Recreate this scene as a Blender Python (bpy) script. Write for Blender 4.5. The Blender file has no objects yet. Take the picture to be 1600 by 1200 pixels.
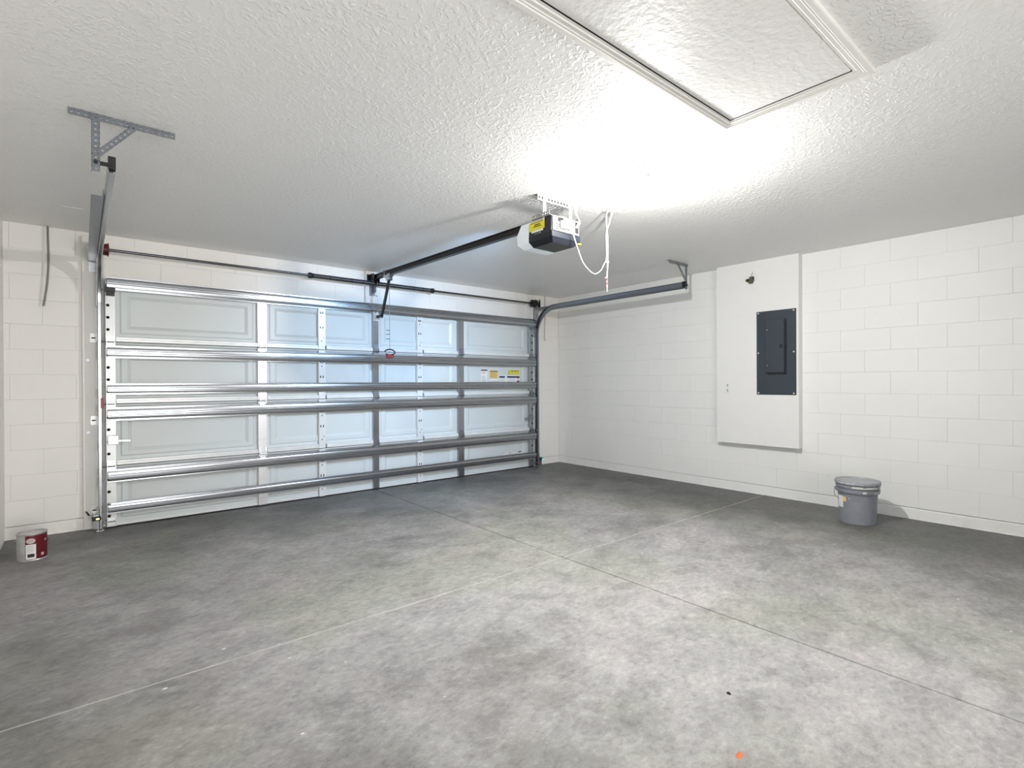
import bpy, bmesh, math, random
from mathutils import Vector, Matrix
random.seed(7)
PI = math.pi
R = math.radians
C = bpy.context.scene.collection
scene = bpy.context.scene
H = 2.54                      # ceiling height
XL = -6.19                    # left wall; right wall is x=0, door wall is y=0
YB = -8.4                     # rear wall

# ------------------------------------------------------------------ camera
cam = bpy.data.cameras.new('camera')
camo = bpy.data.objects.new('camera', cam)
C.objects.link(camo)
cam.sensor_width = 36.0
cam.lens = 36.0 * 810.185 / 1600.0
cam.clip_start = 0.02
F = Vector((0.63895122, 0.76923972, -0.00340309)).normalized()
Rt = Vector((0.76922588, -0.6389602, -0.00462767)).normalized()
U = Rt.cross(F).normalized()
Rt = F.cross(U).normalized()
m = Matrix((Rt, U, -F)).transposed().to_4x4()
m.translation = Vector((-5.71487, -5.74412, 1.23937))
camo.matrix_world = m
scene.camera = camo

# ------------------------------------------------------------------ light and exposure
scene.view_settings.view_transform = 'Standard'
scene.view_settings.look = 'None'
scene.view_settings.exposure = 0.50
scene.view_settings.gamma = 1.0
scene.view_settings.use_curve_mapping = False
w = bpy.data.worlds.new('world')
scene.world = w
w.use_nodes = True
w.node_tree.nodes['Background'].inputs[0].default_value = (0.35, 0.42, 0.5, 1)
w.node_tree.nodes['Background'].inputs[1].default_value = 0.3

BULB = Vector((-3.06, -3.84, 2.435))
BULB_STRENGTH = 5000.0
FILL_POWER = 47.0            # unseen fill light added behind the camera to brighten the room
OPENER_POWER = 11.5
la = bpy.data.lights.new('opener_lamp', 'AREA')
la.shape = 'RECTANGLE'; la.size = 0.20; la.size_y = 0.10
la.energy = OPENER_POWER; la.color = (0.40, 0.66, 1.0); la.spread = R(84)
lo = bpy.data.objects.new('opener_lamp', la)
lo.location = (-3.0, -2.815, 2.30)
lo.rotation_euler = (R(70), 0, R(-6))
C.objects.link(lo)
lb = bpy.data.lights.new('rear_fill_light', 'AREA')
lb.shape = 'RECTANGLE'; lb.size = 1.9; lb.size_y = 2.0; lb.spread = R(120)
lb.energy = FILL_POWER; lb.color = (1.0, 0.985, 0.96)
lbo = bpy.data.objects.new('rear_fill_light', lb)
lbo.location = (-4.9, YB + 0.03, 1.05)
lbo.rotation_euler = (R(90), 0, 0)
C.objects.link(lbo)

# ------------------------------------------------------------------ materials
MATS = {}
def newmat(name):
    m = bpy.data.materials.new(name)
    m.use_nodes = True
    nt = m.node_tree
    b = nt.nodes['Principled BSDF']
    MATS[name] = m
    return m, nt, b
def N(nt, t, **kw):
    n = nt.nodes.new(t)
    for k, v in kw.items():
        setattr(n, k, v)
    return n
def noise(nt, vec, scale, detail=4, rough=0.55, dist=0.0):
    n = N(nt, 'ShaderNodeTexNoise')
    n.inputs['Scale'].default_value = scale
    n.inputs['Detail'].default_value = detail
    n.inputs['Roughness'].default_value = rough
    n.inputs['Distortion'].default_value = dist
    nt.links.new(vec, n.inputs['Vector'])
    return n.outputs['Fac']
def ramp(nt, fac, stops):
    r = N(nt, 'ShaderNodeValToRGB')
    el = r.color_ramp.elements
    while len(el) < len(stops):
        el.new(0.5)
    for e, (p, c) in zip(el, stops):
        e.position = p
        e.color = (c, c, c, 1) if not isinstance(c, tuple) else (*c, 1)
    nt.links.new(fac, r.inputs['Fac'])
    return r.outputs['Color']
def mix(nt, a, b, fac, mode='MIX'):
    n = N(nt, 'ShaderNodeMix', data_type='RGBA', blend_type=mode)
    for s, v in ((n.inputs[0], fac), (n.inputs[6], a), (n.inputs[7], b)):
        if isinstance(v, (int, float)): s.default_value = v
        elif isinstance(v, tuple): s.default_value = (*v, 1)
        else: nt.links.new(v, s)
    return n.outputs[2]
def bump(nt, b, height, dist, strength=1.0, prev=None):
    n = N(nt, 'ShaderNodeBump')
    n.inputs['Distance'].default_value = dist
    n.inputs['Strength'].default_value = strength
    nt.links.new(height, n.inputs['Height'])
    if prev: nt.links.new(prev, n.inputs['Normal'])
    nt.links.new(n.outputs['Normal'], b.inputs['Normal'])
    return n.outputs['Normal']
def geo(nt):
    return N(nt, 'ShaderNodeNewGeometry').outputs['Position']
def mapping(nt, vec, scale, rot=(0, 0, 0), loc=(0, 0, 0)):
    n = N(nt, 'ShaderNodeMapping')
    n.inputs['Scale'].default_value = scale
    n.inputs['Rotation'].default_value = rot
    n.inputs['Location'].default_value = loc
    nt.links.new(vec, n.inputs['Vector'])
    return n.outputs['Vector']

def plain(name, col, rough=0.5, metal=0.0, var=0.06, scale=9.0, bumpd=0.0, bscale=60.0, emit=None, estr=0.0):
    """simple procedural finish: base colour broken up by a fine noise"""
    m, nt, b = newmat(name)
    v = geo(nt)
    f = noise(nt, v, scale, 3)
    lo_ = tuple(c * (1 - var) for c in col); hi_ = tuple(min(1, c * (1 + var)) for c in col)
    col_ = ramp(nt, f, [(0.3, lo_), (0.7, hi_)])
    nt.links.new(col_, b.inputs['Base Color'])
    b.inputs['Roughness'].default_value = rough
    b.inputs['Metallic'].default_value = metal
    if bumpd:
        bump(nt, b, noise(nt, v, bscale, 3), bumpd)
    if emit:
        b.inputs['Emission Color'].default_value = (*emit, 1)
        b.inputs['Emission Strength'].default_value = estr
    return m

def wall_paint(name, col):
    m, nt, b = newmat(name)
    v = geo(nt)
    f = noise(nt, v, 1.3, 4, 0.6)
    c = ramp(nt, f, [(0.3, tuple(x * 0.965 for x in col)), (0.7, col)])
    # small grey pinholes and scuffs in the painted masonry
    s = noise(nt, v, 26, 2, 0.5, 0.4)
    sp = ramp(nt, s, [(0.745, 0.0), (0.79, 1.0)])
    c = mix(nt, c, tuple(x * 0.8 for x in col), sp)
    nt.links.new(c, b.inputs['Base Color'])
    b.inputs['Roughness'].default_value = 0.55
    bump(nt, b, noise(nt, v, 75, 4, 0.65), 0.0012)
    return m
wall_paint('paint_right', (0.875, 0.88, 0.865))
wall_paint('paint_warm_lit', (0.86, 0.84, 0.81))  # same white paint as the right wall, warm light cast put into its colour
plain('mortar', (0.70, 0.69, 0.67), 0.8)
plain('drywall', (0.84, 0.84, 0.83), 0.6, var=0.01, bumpd=0.0006, bscale=120)
plain('trim_paint', (0.80, 0.79, 0.76), 0.45, var=0.02, scale=4)
plain('white_gloss', (0.84, 0.84, 0.83), 0.3, var=0.01)

# ceiling: sprayed knock-down texture
m, nt, b = newmat('ceiling_texture')
v = geo(nt)
nt.links.new(ramp(nt, noise(nt, v, 0.8, 2), [(0.3, (0.86, 0.855, 0.84)), (0.7, (0.88, 0.875, 0.865))]), b.inputs['Base Color'])
b.inputs['Roughness'].default_value = 0.42
h1 = ramp(nt, noise(nt, v, 34, 3, 0.55, 0.9), [(0.47, 0.0), (0.60, 1.0)])
h2 = noise(nt, v, 110, 2, 0.5)
hm = mix(nt, h1, h2, 0.22)
msk = ramp(nt, noise(nt, v, 2.2, 3), [(0.30, 0.45), (0.6, 1.0)])
hm = mix(nt, (0, 0, 0), hm, msk)
bump(nt, b, hm, 0.0024)
plain('hatch_board', (0.78, 0.775, 0.76), 0.45, var=0.02, scale=2, bumpd=0.0025, bscale=38)

# floor: troweled, stained concrete
m, nt, b = newmat('concrete')
v = geo(nt)
big = noise(nt, v, 0.8, 9, 0.66, 0.25)
col = ramp(nt, big, [(0.37, (0.255, 0.253, 0.243)), (0.47, (0.345, 0.343, 0.338)), (0.58, (0.405, 0.402, 0.398))])
vs = mapping(nt, v, (1.0, 1.25, 1), (0, 0, R(-35)))
med = noise(nt, vs, 4.2, 10, 0.70, 0.15)
col = mix(nt, col, ramp(nt, med, [(0.38, 0.30), (0.465, 0.47), (0.51, 0.53), (0.62, 0.63)]), 0.52, 'OVERLAY')
# hard-edged trowel smears
vd = N(nt, 'ShaderNodeVectorMath', operation='ADD')
nc = N(nt, 'ShaderNodeTexNoise'); nc.inputs['Scale'].default_value = 7; nc.inputs['Detail'].default_value = 5
nt.links.new(v, nc.inputs['Vector'])
sc = N(nt, 'ShaderNodeVectorMath', operation='SCALE'); sc.inputs['Scale'].default_value = 0.28
nt.links.new(nc.outputs['Color'], sc.inputs[0])
nt.links.new(v, vd.inputs[0]); nt.links.new(sc.outputs[0], vd.inputs[1])
vm = mapping(nt, vd.outputs[0], (1.0, 2.0, 1), (0, 0, R(-30)))
vo = N(nt, 'ShaderNodeTexVoronoi'); vo.inputs['Scale'].default_value = 9
nt.links.new(vm, vo.inputs['Vector'])
bw = N(nt, 'ShaderNodeRGBToBW'); nt.links.new(vo.outputs['Color'], bw.inputs[0])
col = mix(nt, col, ramp(nt, bw.outputs[0], [(0.2, 0.44), (0.8, 0.56)]), 0.55, 'OVERLAY')
vs2 = mapping(nt, v, (1.0, 1.5, 1), (0, 0, R(-40)))
fin = noise(nt, vs2, 22, 10, 0.78, 0.2)
col = mix(nt, col, ramp(nt, fin, [(0.38, 0.34), (0.47, 0.49), (0.53, 0.51), (0.62, 0.66)]), 0.75, 'OVERLAY')
# greenish damp tone towards the door and left side
sx = N(nt, 'ShaderNodeSeparateXYZ'); nt.links.new(v, sx.inputs[0])
gr = noise(nt, v, 0.9, 3, 0.5, 0.5)
grm = ramp(nt, gr, [(0.50, 0.0), (0.62, 1.0)])
col = mix(nt, col, mix(nt, col, (0.93, 0.95, 0.875), 1.0, 'MULTIPLY'), grm)
mv = noise(nt, v, 1.6, 6, 0.6, 0.3)
col = mix(nt, col, mix(nt, col, (1.0, 0.965, 0.975), 1.0, 'MULTIPLY'), ramp(nt, mv, [(0.50, 0.0), (0.58, 1.0)]))
# darker band a metre or so deep along the door and the right wall (fading bulb light painted into the colour)
def maprange(val, a, b_, c, d):
    n = N(nt, 'ShaderNodeMapRange'); n.clamp = True
    for i, x in enumerate((a, b_, c, d)): n.inputs[i + 1].default_value = x
    nt.links.new(val, n.inputs[0]); return n.outputs[0]
def math_(op, a, b_):
    n = N(nt, 'ShaderNodeMath', operation=op)
    for s, x in ((n.inputs[0], a), (n.inputs[1], b_)):
        if isinstance(x, (int, float)): s.default_value = x
        else: nt.links.new(x, s)
    return n.outputs[0]
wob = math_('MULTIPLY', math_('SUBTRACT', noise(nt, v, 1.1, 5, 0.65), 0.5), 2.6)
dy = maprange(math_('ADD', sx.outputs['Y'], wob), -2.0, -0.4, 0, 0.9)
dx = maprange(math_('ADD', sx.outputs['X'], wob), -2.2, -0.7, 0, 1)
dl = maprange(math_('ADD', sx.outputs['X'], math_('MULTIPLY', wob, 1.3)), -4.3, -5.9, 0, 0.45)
edge_falloff = math_('MAXIMUM', math_('MAXIMUM', dy, dx), dl)
col = mix(nt, col, mix(nt, col, (0.36, 0.365, 0.355), 1.0, 'MULTIPLY'), edge_falloff)
# pale patches of lime and paint flecks
sp = ramp(nt, noise(nt, v, 42, 2, 0.5, 0.3), [(0.765, 0.0), (0.80, 1.0)])
spm = ramp(nt, noise(nt, v, 2.0, 2), [(0.45, 0.0), (0.65, 1.0)])
col = mix(nt, col, (0.55, 0.55, 0.53), mix(nt, (0, 0, 0), sp, spm))
nt.links.new(col, b.inputs['Base Color'])
nt.links.new(ramp(nt, med, [(0.3, 0.48), (0.7, 0.68)]), b.inputs['Roughness'])
bp = bump(nt, b, fin, 0.0012)
bump(nt, b, noise(nt, v, 180, 2), 0.0004, prev=bp)
plain('lime_filler', (0.52, 0.515, 0.50), 0.8, var=0.25, scale=5)
plain('joint_dirt', (0.05, 0.048, 0.045), 0.9)

plain('door_sheet', (0.60, 0.64, 0.645), 0.42, var=0.015, scale=3)
plain('white_steel', (0.72, 0.73, 0.73), 0.3, metal=0.15, var=0.03)
def galv(name, col, rough, var=0.12):
    m, nt, b = newmat(name)
    v = geo(nt)
    vo = N(nt, 'ShaderNodeTexVoronoi'); vo.inputs['Scale'].default_value = 70
    nt.links.new(v, vo.inputs['Vector'])
    sg = N(nt, 'ShaderNodeRGBToBW'); nt.links.new(vo.outputs['Color'], sg.inputs[0])
    f = mix(nt, sg.outputs[0], noise(nt, mapping(nt, v, (0.3, 6, 6)), 7, 3), 0.85)
    nt.links.new(ramp(nt, f, [(0.25, tuple(c * (1 - var) for c in col)), (0.75, tuple(min(1, c * (1 + var)) for c in col))]), b.inputs['Base Color'])
    nt.links.new(ramp(nt, f, [(0.2, rough * 0.93), (0.8, rough * 1.08)]), b.inputs['Roughness'])
    b.inputs['Metallic'].default_value = 1.0
    return m
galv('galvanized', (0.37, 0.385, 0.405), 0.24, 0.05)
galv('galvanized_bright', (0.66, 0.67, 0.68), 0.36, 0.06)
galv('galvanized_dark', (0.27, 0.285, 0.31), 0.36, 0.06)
galv('spring_steel', (0.13, 0.14, 0.16), 0.35)
plain('shaft_steel', (0.10, 0.10, 0.11), 0.25, metal=0.9)
plain('perforated_steel', (0.15, 0.165, 0.185), 0.5, metal=0.2)
plain('perforated_light', (0.32, 0.318, 0.31), 0.4, metal=0.2)
plain('black_plastic', (0.012, 0.014, 0.020), 0.32)
plain('charcoal_plastic', (0.06, 0.062, 0.065), 0.5)
plain('black_metal', (0.015, 0.015, 0.016), 0.35, metal=0.3)
plain('hole_black', (0.006, 0.006, 0.006), 0.9)
plain('panel_grey', (0.040, 0.050, 0.066), 0.42, metal=0.1, var=0.04)
plain('bucket_grey', (0.235, 0.25, 0.285), 0.38, var=0.08, scale=14)
plain('lid_grey', (0.36, 0.375, 0.40), 0.42, var=0.10, scale=22)
plain('red_label', (0.12, 0.004, 0.010), 0.3)
plain('red_plastic', (0.27, 0.02, 0.025), 0.4)
plain('dark_red', (0.10, 0.008, 0.012), 0.4)
plain('tin', (0.60, 0.60, 0.59), 0.34, metal=0.75, var=0.12, scale=30)
plain('paper_white', (0.80, 0.80, 0.79), 0.6)
plain('print_grey', (0.42, 0.42, 0.42), 0.6)
plain('print_black', (0.02, 0.02, 0.02), 0.6)
plain('print_yellow', (0.75, 0.68, 0.03), 0.5)
plain('print_orange', (0.80, 0.56, 0.20), 0.5)
plain('print_olive', (0.52, 0.50, 0.08), 0.5)
plain('print_blue', (0.012, 0.016, 0.10), 0.5)
plain('print_red', (0.45, 0.05, 0.05), 0.5)
plain('pink_grey', (0.55, 0.44, 0.44), 0.5)
plain('cord_white', (0.60, 0.60, 0.58), 0.45)
plain('cord_grey', (0.25, 0.25, 0.25), 0.5)
plain('cable_jacket', (0.22, 0.215, 0.20), 0.55)
plain('cable_beige', (0.42, 0.34, 0.30), 0.55)
plain('rubber', (0.012, 0.012, 0.012), 0.7)
plain('copper', (0.65, 0.34, 0.20), 0.35, metal=0.8)
plain('connector_green', (0.10, 0.11, 0.07), 0.5)
plain('orange_mark', (0.72, 0.16, 0.05), 0.7)
plain('led_yellow', (0.8, 0.75, 0.2), 0.4, emit=(1.0, 0.9, 0.3), estr=1.2)
plain('led_green', (0.1, 0.6, 0.5), 0.4, emit=(0.15, 0.9, 0.7), estr=0.9)
plain('lens_plastic', (0.74, 0.78, 0.80), 0.35, emit=(0.75, 0.88, 1.0), estr=0.12)
m, nt, b = newmat('bulb_glass')
b.inputs['Base Color'].default_value = (0.9, 0.9, 0.9, 1)
b.inputs['Emission Color'].default_value = (1.0, 0.985, 0.955, 1)
b.inputs['Emission Strength'].default_value = BULB_STRENGTH

# ------------------------------------------------------------------ mesh builder
class MB:
    def __init__(s, M=None):
        s.v = []; s.f = []; s.mi = []; s.cur = 0; s.M = M
    def add(s, vs, fs):
        o = len(s.v)
        for p in vs:
            p = Vector(p)
            s.v.append(s.M @ p if s.M else p)
        for f in fs:
            s.f.append([o + i for i in f]); s.mi.append(s.cur)
    def box(s, x0, x1, y0, y1, z0, z1):
        if x0 > x1: x0, x1 = x1, x0
        if y0 > y1: y0, y1 = y1, y0
        if z0 > z1: z0, z1 = z1, z0
        vs = [(x, y, z) for z in (z0, z1) for y in (y0, y1) for x in (x0, x1)]
        s.add(vs, [(0, 2, 3, 1), (4, 5, 7, 6), (0, 1, 5, 4), (2, 6, 7, 3), (0, 4, 6, 2), (1, 3, 7, 5)])
    def bbox(s, x0, x1, y0, y1, z0, z1, b):
        """box with chamfered edges"""
        X, Y, Z = (x0, x1), (y0, y1), (z0, z1)
        vs = []; idx = {}
        for i in (0, 1):
            for j in (0, 1):
                for k in (0, 1):
                    sx, sy, sz = (1, -1)[i], (1, -1)[j], (1, -1)[k]
                    for a in range(3):
                        p = [X[i] + sx * b, Y[j] + sy * b, Z[k] + sz * b]
                        p[a] = (X[i], Y[j], Z[k])[a]
                        idx[(i, j, k, a)] = len(vs); vs.append(p)
        fs = []
        for a in range(3):
            o = [q for q in range(3) if q != a]
            for s_ in (0, 1):
                loop = []
                for (p, q) in ((0, 0), (1, 0), (1, 1), (0, 1)):
                    t = [0, 0, 0]; t[a] = s_; t[o[0]] = p; t[o[1]] = q
                    loop.append(idx[(*t, a)])
                fs.append(loop)
        for a in range(3):
            o = [q for q in range(3) if q != a]
            for p in (0, 1):
                for q in (0, 1):
                    t0 = [0, 0, 0]; t0[o[0]] = p; t0[o[1]] = q; t1 = list(t0); t1[a] = 1
                    fs.append([idx[(*t0, o[0])], idx[(*t1, o[0])], idx[(*t1, o[1])], idx[(*t0, o[1])]])
        for i in (0, 1):
            for j in (0, 1):
                for k in (0, 1):
                    fs.append([idx[(i, j, k, a)] for a in range(3)])
        s.add(vs, fs)
    def tube(s, path, r, n=8, caps=True):
        path = [Vector(p) for p in path]
        rings = []
        up = None
        rr = r if isinstance(r, (list, tuple)) else [r] * len(path)
        for i, p in enumerate(path):
            a = path[max(0, i - 1)]; b_ = path[min(len(path) - 1, i + 1)]
            t = (b_ - a).normalized()
            if up is None:
                up = Vector((0, 0, 1)) if abs(t.z) < 0.9 else Vector((1, 0, 0))
            u = (up - t * up.dot(t)).normalized(); w_ = t.cross(u); up = u
            rings.append([p + (u * math.cos(2 * PI * k / n) + w_ * math.sin(2 * PI * k / n)) * rr[i] for k in range(n)])
        vs = [q for ring in rings for q in ring]
        fs = [(i * n + k, i * n + (k + 1) % n, (i + 1) * n + (k + 1) % n, (i + 1) * n + k)
              for i in range(len(path) - 1) for k in range(n)]
        if caps:
            fs.append(list(range(n))[::-1]); fs.append([(len(path) - 1) * n + k for k in range(n)])
        s.add(vs, fs)
    def cyl(s, p0, p1, r, n=16):
        s.tube([p0, p1], r, n)
    def lathe(s, prof, c=(0, 0, 0), n=32, axis='z', a0=0, a1=2 * PI):
        full = abs(a1 - a0 - 2 * PI) < 1e-6
        k = n if full else n + 1
        vs = []
        for (r, h) in prof:
            for i in range(k):
                a = a0 + (a1 - a0) * i / n
                x, y = r * math.cos(a), r * math.sin(a)
                p = {'z': (x, y, h), 'x': (h, x, y), 'y': (x, h, y)}[axis]
                vs.append((p[0] + c[0], p[1] + c[1], p[2] + c[2]))
        fs = []
        for j in range(len(prof) - 1):
            for i in range(n if full else n):
                i2 = (i + 1) % k
                fs.append((j * k + i, j * k + i2, (j + 1) * k + i2, (j + 1) * k + i))
        s.add(vs, fs)
    def ribbon(s, prof, t, place, segs, closed_ends=True):
        """thin sheet: open 2-D profile thickened by t and swept through place(i, a, b)"""
        n = len(prof); outl = []
        nr = []
        for i in range(n):
            a = prof[max(0, i - 1)]; b_ = prof[min(n - 1, i + 1)]
            d = Vector((b_[0] - a[0], b_[1] - a[1])); d.normalize()
            nr.append(Vector((-d.y, d.x)))
        A = [(prof[i][0] + nr[i].x * t / 2, prof[i][1] + nr[i].y * t / 2) for i in range(n)]
        B = [(prof[i][0] - nr[i].x * t / 2, prof[i][1] - nr[i].y * t / 2) for i in range(n)]
        poly = A + B[::-1]; k = len(poly)
        vs = [place(i, a, b_) for i in range(segs) for (a, b_) in poly]
        fs = [(i * k + j, i * k + (j + 1) % k, (i + 1) * k + (j + 1) % k, (i + 1) * k + j)
              for i in range(segs - 1) for j in range(k)]
        for base in (0, (segs - 1) * k):
            for j in range(n - 1):
                fs.append((base + j, base + j + 1, base + k - 2 - j, base + k - 1 - j))
        s.add(vs, fs)
    def perf(s, o, u, v_, length, width, t=0.002, pitch=0.026, hole=0.0055):
        """punched steel strap: a row of cells each with a real octagonal hole"""
        o, u, v_ = Vector(o), Vector(u).normalized(), Vector(v_).normalized()
        w_ = u.cross(v_)
        nc = max(1, round(length / pitch)); pc = length / nc
        ang = [PI / 8 + k * PI / 4 for k in range(8)]
        for c in range(nc):
            cx = (c + 0.5) * pc
            outer = []
            for a in ang:
                x, y = math.cos(a), math.sin(a)
                q = max(abs(x), abs(y)); 
                outer.append((cx + x / q * pc / 2, y / q * width / 2))
            inner = [(cx + hole * math.cos(a), hole * math.sin(a)) for a in ang]
            # square up corners
            vs = []
            for z in (-t / 2, t / 2):
                for (a, b_) in outer + inner:
                    vs.append(o + u * a + v_ * b_ + w_ * z)
            cor = [(cx + pc / 2, width / 2), (cx - pc / 2, width / 2), (cx - pc / 2, -width / 2), (cx + pc / 2, -width / 2)]
            for z in (-t / 2, t / 2):
                for (a, b_) in cor:
                    vs.append(o + u * a + v_ * b_ + w_ * z)
            fs = []
            for k in range(8):
                k2 = (k + 1) % 8
                fs.append((k, k2, 8 + k2, 8 + k)); fs.append((16 + k, 24 + k, 24 + k2, 16 + k2))
                fs.append((8 + k, 8 + k2, 24 + k2, 24 + k))
            for q, (k, k2) in enumerate(((0, 1), (2, 3), (4, 5), (6, 7))):
                fs.append((32 + q, k2, k)); fs.append((36 + q, 16 + k, 16 + k2))
            fs.append((33, 32, 36, 37)); fs.append((35, 34, 38, 39))
            if c == 0: fs.append((33, 34, 38, 37))
            if c == nc - 1: fs.append((32, 35, 39, 36))
            s.add(vs, fs)
    def build(s, name, mats, parent=None, smooth=True, angle=35, recalc=True):
        me = bpy.data.meshes.new(name)
        me.from_pydata([tuple(p) for p in s.v], [], s.f)
        me.polygons.foreach_set('material_index', s.mi)
        if recalc:
            bm = bmesh.new(); bm.from_mesh(me)
            bmesh.ops.recalc_face_normals(bm, faces=bm.faces)
            bm.to_mesh(me); bm.free()
        for mn in ([mats] if isinstance(mats, str) else mats):
            me.materials.append(MATS[mn])
        if smooth:
            me.polygons.foreach_set('use_smooth', [True] * len(me.polygons))
            me.set_sharp_from_angle(angle=R(angle))
        ob = bpy.data.objects.new(name, me)
        C.objects.link(ob)
        if parent:
            ob.parent = parent
            # meshes are written in world coordinates: shift them into the parent's frame
            if parent.type == 'EMPTY' or parent.get('_off'):
                off = Vector(parent['_off'])
                me.transform(Matrix.Translation(-off))
                ob['_off'] = tuple(off)
        return ob

def thing(name, label, cat, loc=(0, 0, 0), group=None, kind=None):
    o = bpy.data.objects.new(name, None); C.objects.link(o)
    o.empty_display_size = 0.1
    o.location = loc; o['_off'] = tuple(loc)
    o['label'] = label; o['category'] = cat
    if group: o['group'] = group
    if kind: o['kind'] = kind
    return o
def tag(o, label, cat, group=None, kind=None):
    o['label'] = label; o['category'] = cat
    if group: o['group'] = group
    if kind: o['kind'] = kind
    return o
def struct(o, label, cat):
    return tag(o, label, cat, kind='structure')

# ------------------------------------------------------------------ floor (four slabs between saw cuts)
JX, JY, JW = -3.10, -3.15, 0.0044
mb = MB(); mb.box(XL - 0.3, 0.3, YB - 0.3, 0.3, -0.12, -0.009)
floor = struct(mb.build('floor', 'joint_dirt'), 'stained grey concrete garage floor cut by two control joints', 'floor')
for (x0, x1, y0, y1) in ((XL - 0.3, JX - JW, YB - 0.3, JY - JW), (JX + JW, 0.3, YB - 0.3, JY - JW),
                         (XL - 0.3, JX - JW, JY + JW, 0.3), (JX + JW, 0.3, JY + JW, 0.3)):
    mb = MB(); mb.bbox(x0, x1, y0, y1, -0.012, 0.0, 0.0025)
    mb.build('slab', 'concrete', floor, smooth=False)
for (x0, x1) in ((XL - 0.3, JX - 0.01), (JX + 0.01, 0.3)):
    mb = MB(); mb.box(x0, x1, JY - JW + 0.0003, JY + JW - 0.0003, -0.011, -0.0022)
    mb.build('joint_filler', 'lime_filler', floor)

# ------------------------------------------------------------------ walls
CO, BL, Z0 = 0.2032, 0.4064, 0.1016
def block_mesh(L, axis, h=CO):
    """one masonry block face, 9 mm deep, bevelled; origin at its lower corner"""
    mb = MB(); g = 0.0003
    if axis == 'y':   # on right wall, front faces -x, runs along y
        mb.bbox(0.0, 0.02, g, L - g, g, h - g, 0.0014)
    else:             # on door wall, front faces -y, runs along x
        mb.bbox(g, L - g, 0.0, 0.02, g, h - g, 0.0014)
    return mb
cache = {}
def block(L, axis, loc, mat, parent):
    key = (round(L, 3), axis)
    if key not in cache:
        ob = block_mesh(L, axis).build('block', mat, None, smooth=False)
        cache[key] = ob.data
    else:
        ob = bpy.data.objects.new('block', cache[key]); C.objects.link(ob)
    ob.parent = parent
    ob.location = loc
    return ob

mb = MB(); mb.box(0.010, 0.25, YB, 0.25, -0.1, H + 0.1)
wall_right = struct(mb.build('wall_right', 'mortar'), 'white painted block wall on the right carrying the drywall chase', 'wall')
for k in range(12):
    z = Z0 + k * CO
    off = -4.913 if k % 2 == 0 else -5.116
    js = sorted(y for y in [off + i * BL for i in range(-6, 16)] if YB < y < -0.03)
    edges = [YB] + js + [0.0]
    for a, b_ in zip(edges[:-1], edges[1:]):
        if b_ - a < 0.02 or b_ < -6.3: continue
        block(b_ - a, 'y', (random.uniform(-0.0009, 0.0009), a, z), 'paint_right', wall_right)
mb = MB(); mb.box(0.0, 0.02, YB, -6.3, Z0, H + 0.02)
mb.build('rear_end', 'paint_right', wall_right)

mb = MB()
mb.box(XL - 0.2, -5.62, 0.010, 0.25, -0.1, H + 0.1)
mb.box(-0.60, 0.0, 0.010, 0.25, -0.1, H + 0.1)
mb.box(-5.62, -0.60, 0.010, 0.25, 2.145, H + 0.1)
wall_front = struct(mb.build('wall_front', 'mortar'), 'white painted block wall around the garage door', 'wall')
for k in range(12):
    z = Z0 + k * CO
    offx = -5.341 if k % 2 == 1 else -5.144
    js = [offx + i * BL for i in range(-4, 16)]
    spans = [(XL, 0.0)] if k >= 10 else [(XL, -5.62), (-0.60, 0.0)]
    for (s0, s1) in spans:
        e = [s0] + sorted(x for x in js if s0 + 0.03 < x < s1 - 0.03) + [s1]
        for a, b_ in zip(e[:-1], e[1:]):
            block(b_ - a, 'x', (a, random.uniform(-0.0009, 0.0009), z), 'paint_warm_lit', wall_front)

mb = MB(); mb.box(XL - 0.2, XL, YB, 0.25, -0.1, H + 0.1)
struct(mb.build('wall_left', 'paint_warm_lit'), 'white painted wall at the far left edge', 'wall')
mb = MB()
mb.box(XL - 0.2, 0.25, YB - 0.2, YB, -0.1, H + 0.1)
struct(mb.build('wall_back', 'drywall'), 'white wall behind the viewer', 'wall')
mb = MB(); mb.box(XL - 0.2, 0.25, YB - 0.2, 0.25, H, H + 0.12)
ceiling = struct(mb.build('ceiling', 'ceiling_texture'), 'white ceiling with sprayed knockdown texture', 'ceiling')
mb = MB(); mb.box(-5.815, -5.70, -0.745, -0.728, H - 0.002, H + 0.001)
mb.build('paint_patch', 'white_gloss', ceiling)['label'] = 'short bright unpainted sliver on ceiling'

# foundation ledge (curb) with an uneven lower edge
def curb(name, label, pts, outdir, mat):
    """pts along the wall; ledge sticks out 10 mm, its foot wobbles"""
    mb = MB(); n = len(pts); vs = []
    for i, p in enumerate(pts):
        p = Vector(p); o = Vector(outdir)
        d = 0.013 + 0.006 * random.random(); zf = 0.004 * random.random() - 0.002
        for q in (p + Vector((0, 0, Z0 - 0.005)), p + o * (0.011 + zf) + Vector((0, 0, Z0 - 0.005 + zf)), p + o * 0.014 + Vector((0, 0, Z0 - 0.012)),
                  p + o * d + Vector((0, 0, 0.012 + zf)), p + o * (d + 0.005 * random.random()) + Vector((0, 0, -0.004))):
            vs.append(q)
    fs = [(i * 5 + j, i * 5 + j + 1, (i + 1) * 5 + j + 1, (i + 1) * 5 + j) for i in range(n - 1) for j in range(4)]
    mb.add(vs, fs)
    # body behind
    return struct(mb.build(name, mat, smooth=False), label, 'baseboard')
def lin(a, b_, n): return [a + (b_ - a) * i / n for i in range(n + 1)]
curb('baseboard_right', 'rough white painted foundation ledge along right wall', [(0.004, y, 0) for y in lin(-6.4, 0, 160)], (-1, 0, 0), 'paint_right')
curb('baseboard_front', 'rough white foundation ledge below the wall left of the door', [(x, 0.004, 0) for x in lin(XL, -5.70, 14)], (0, -1, 0), 'paint_warm_lit')
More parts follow.
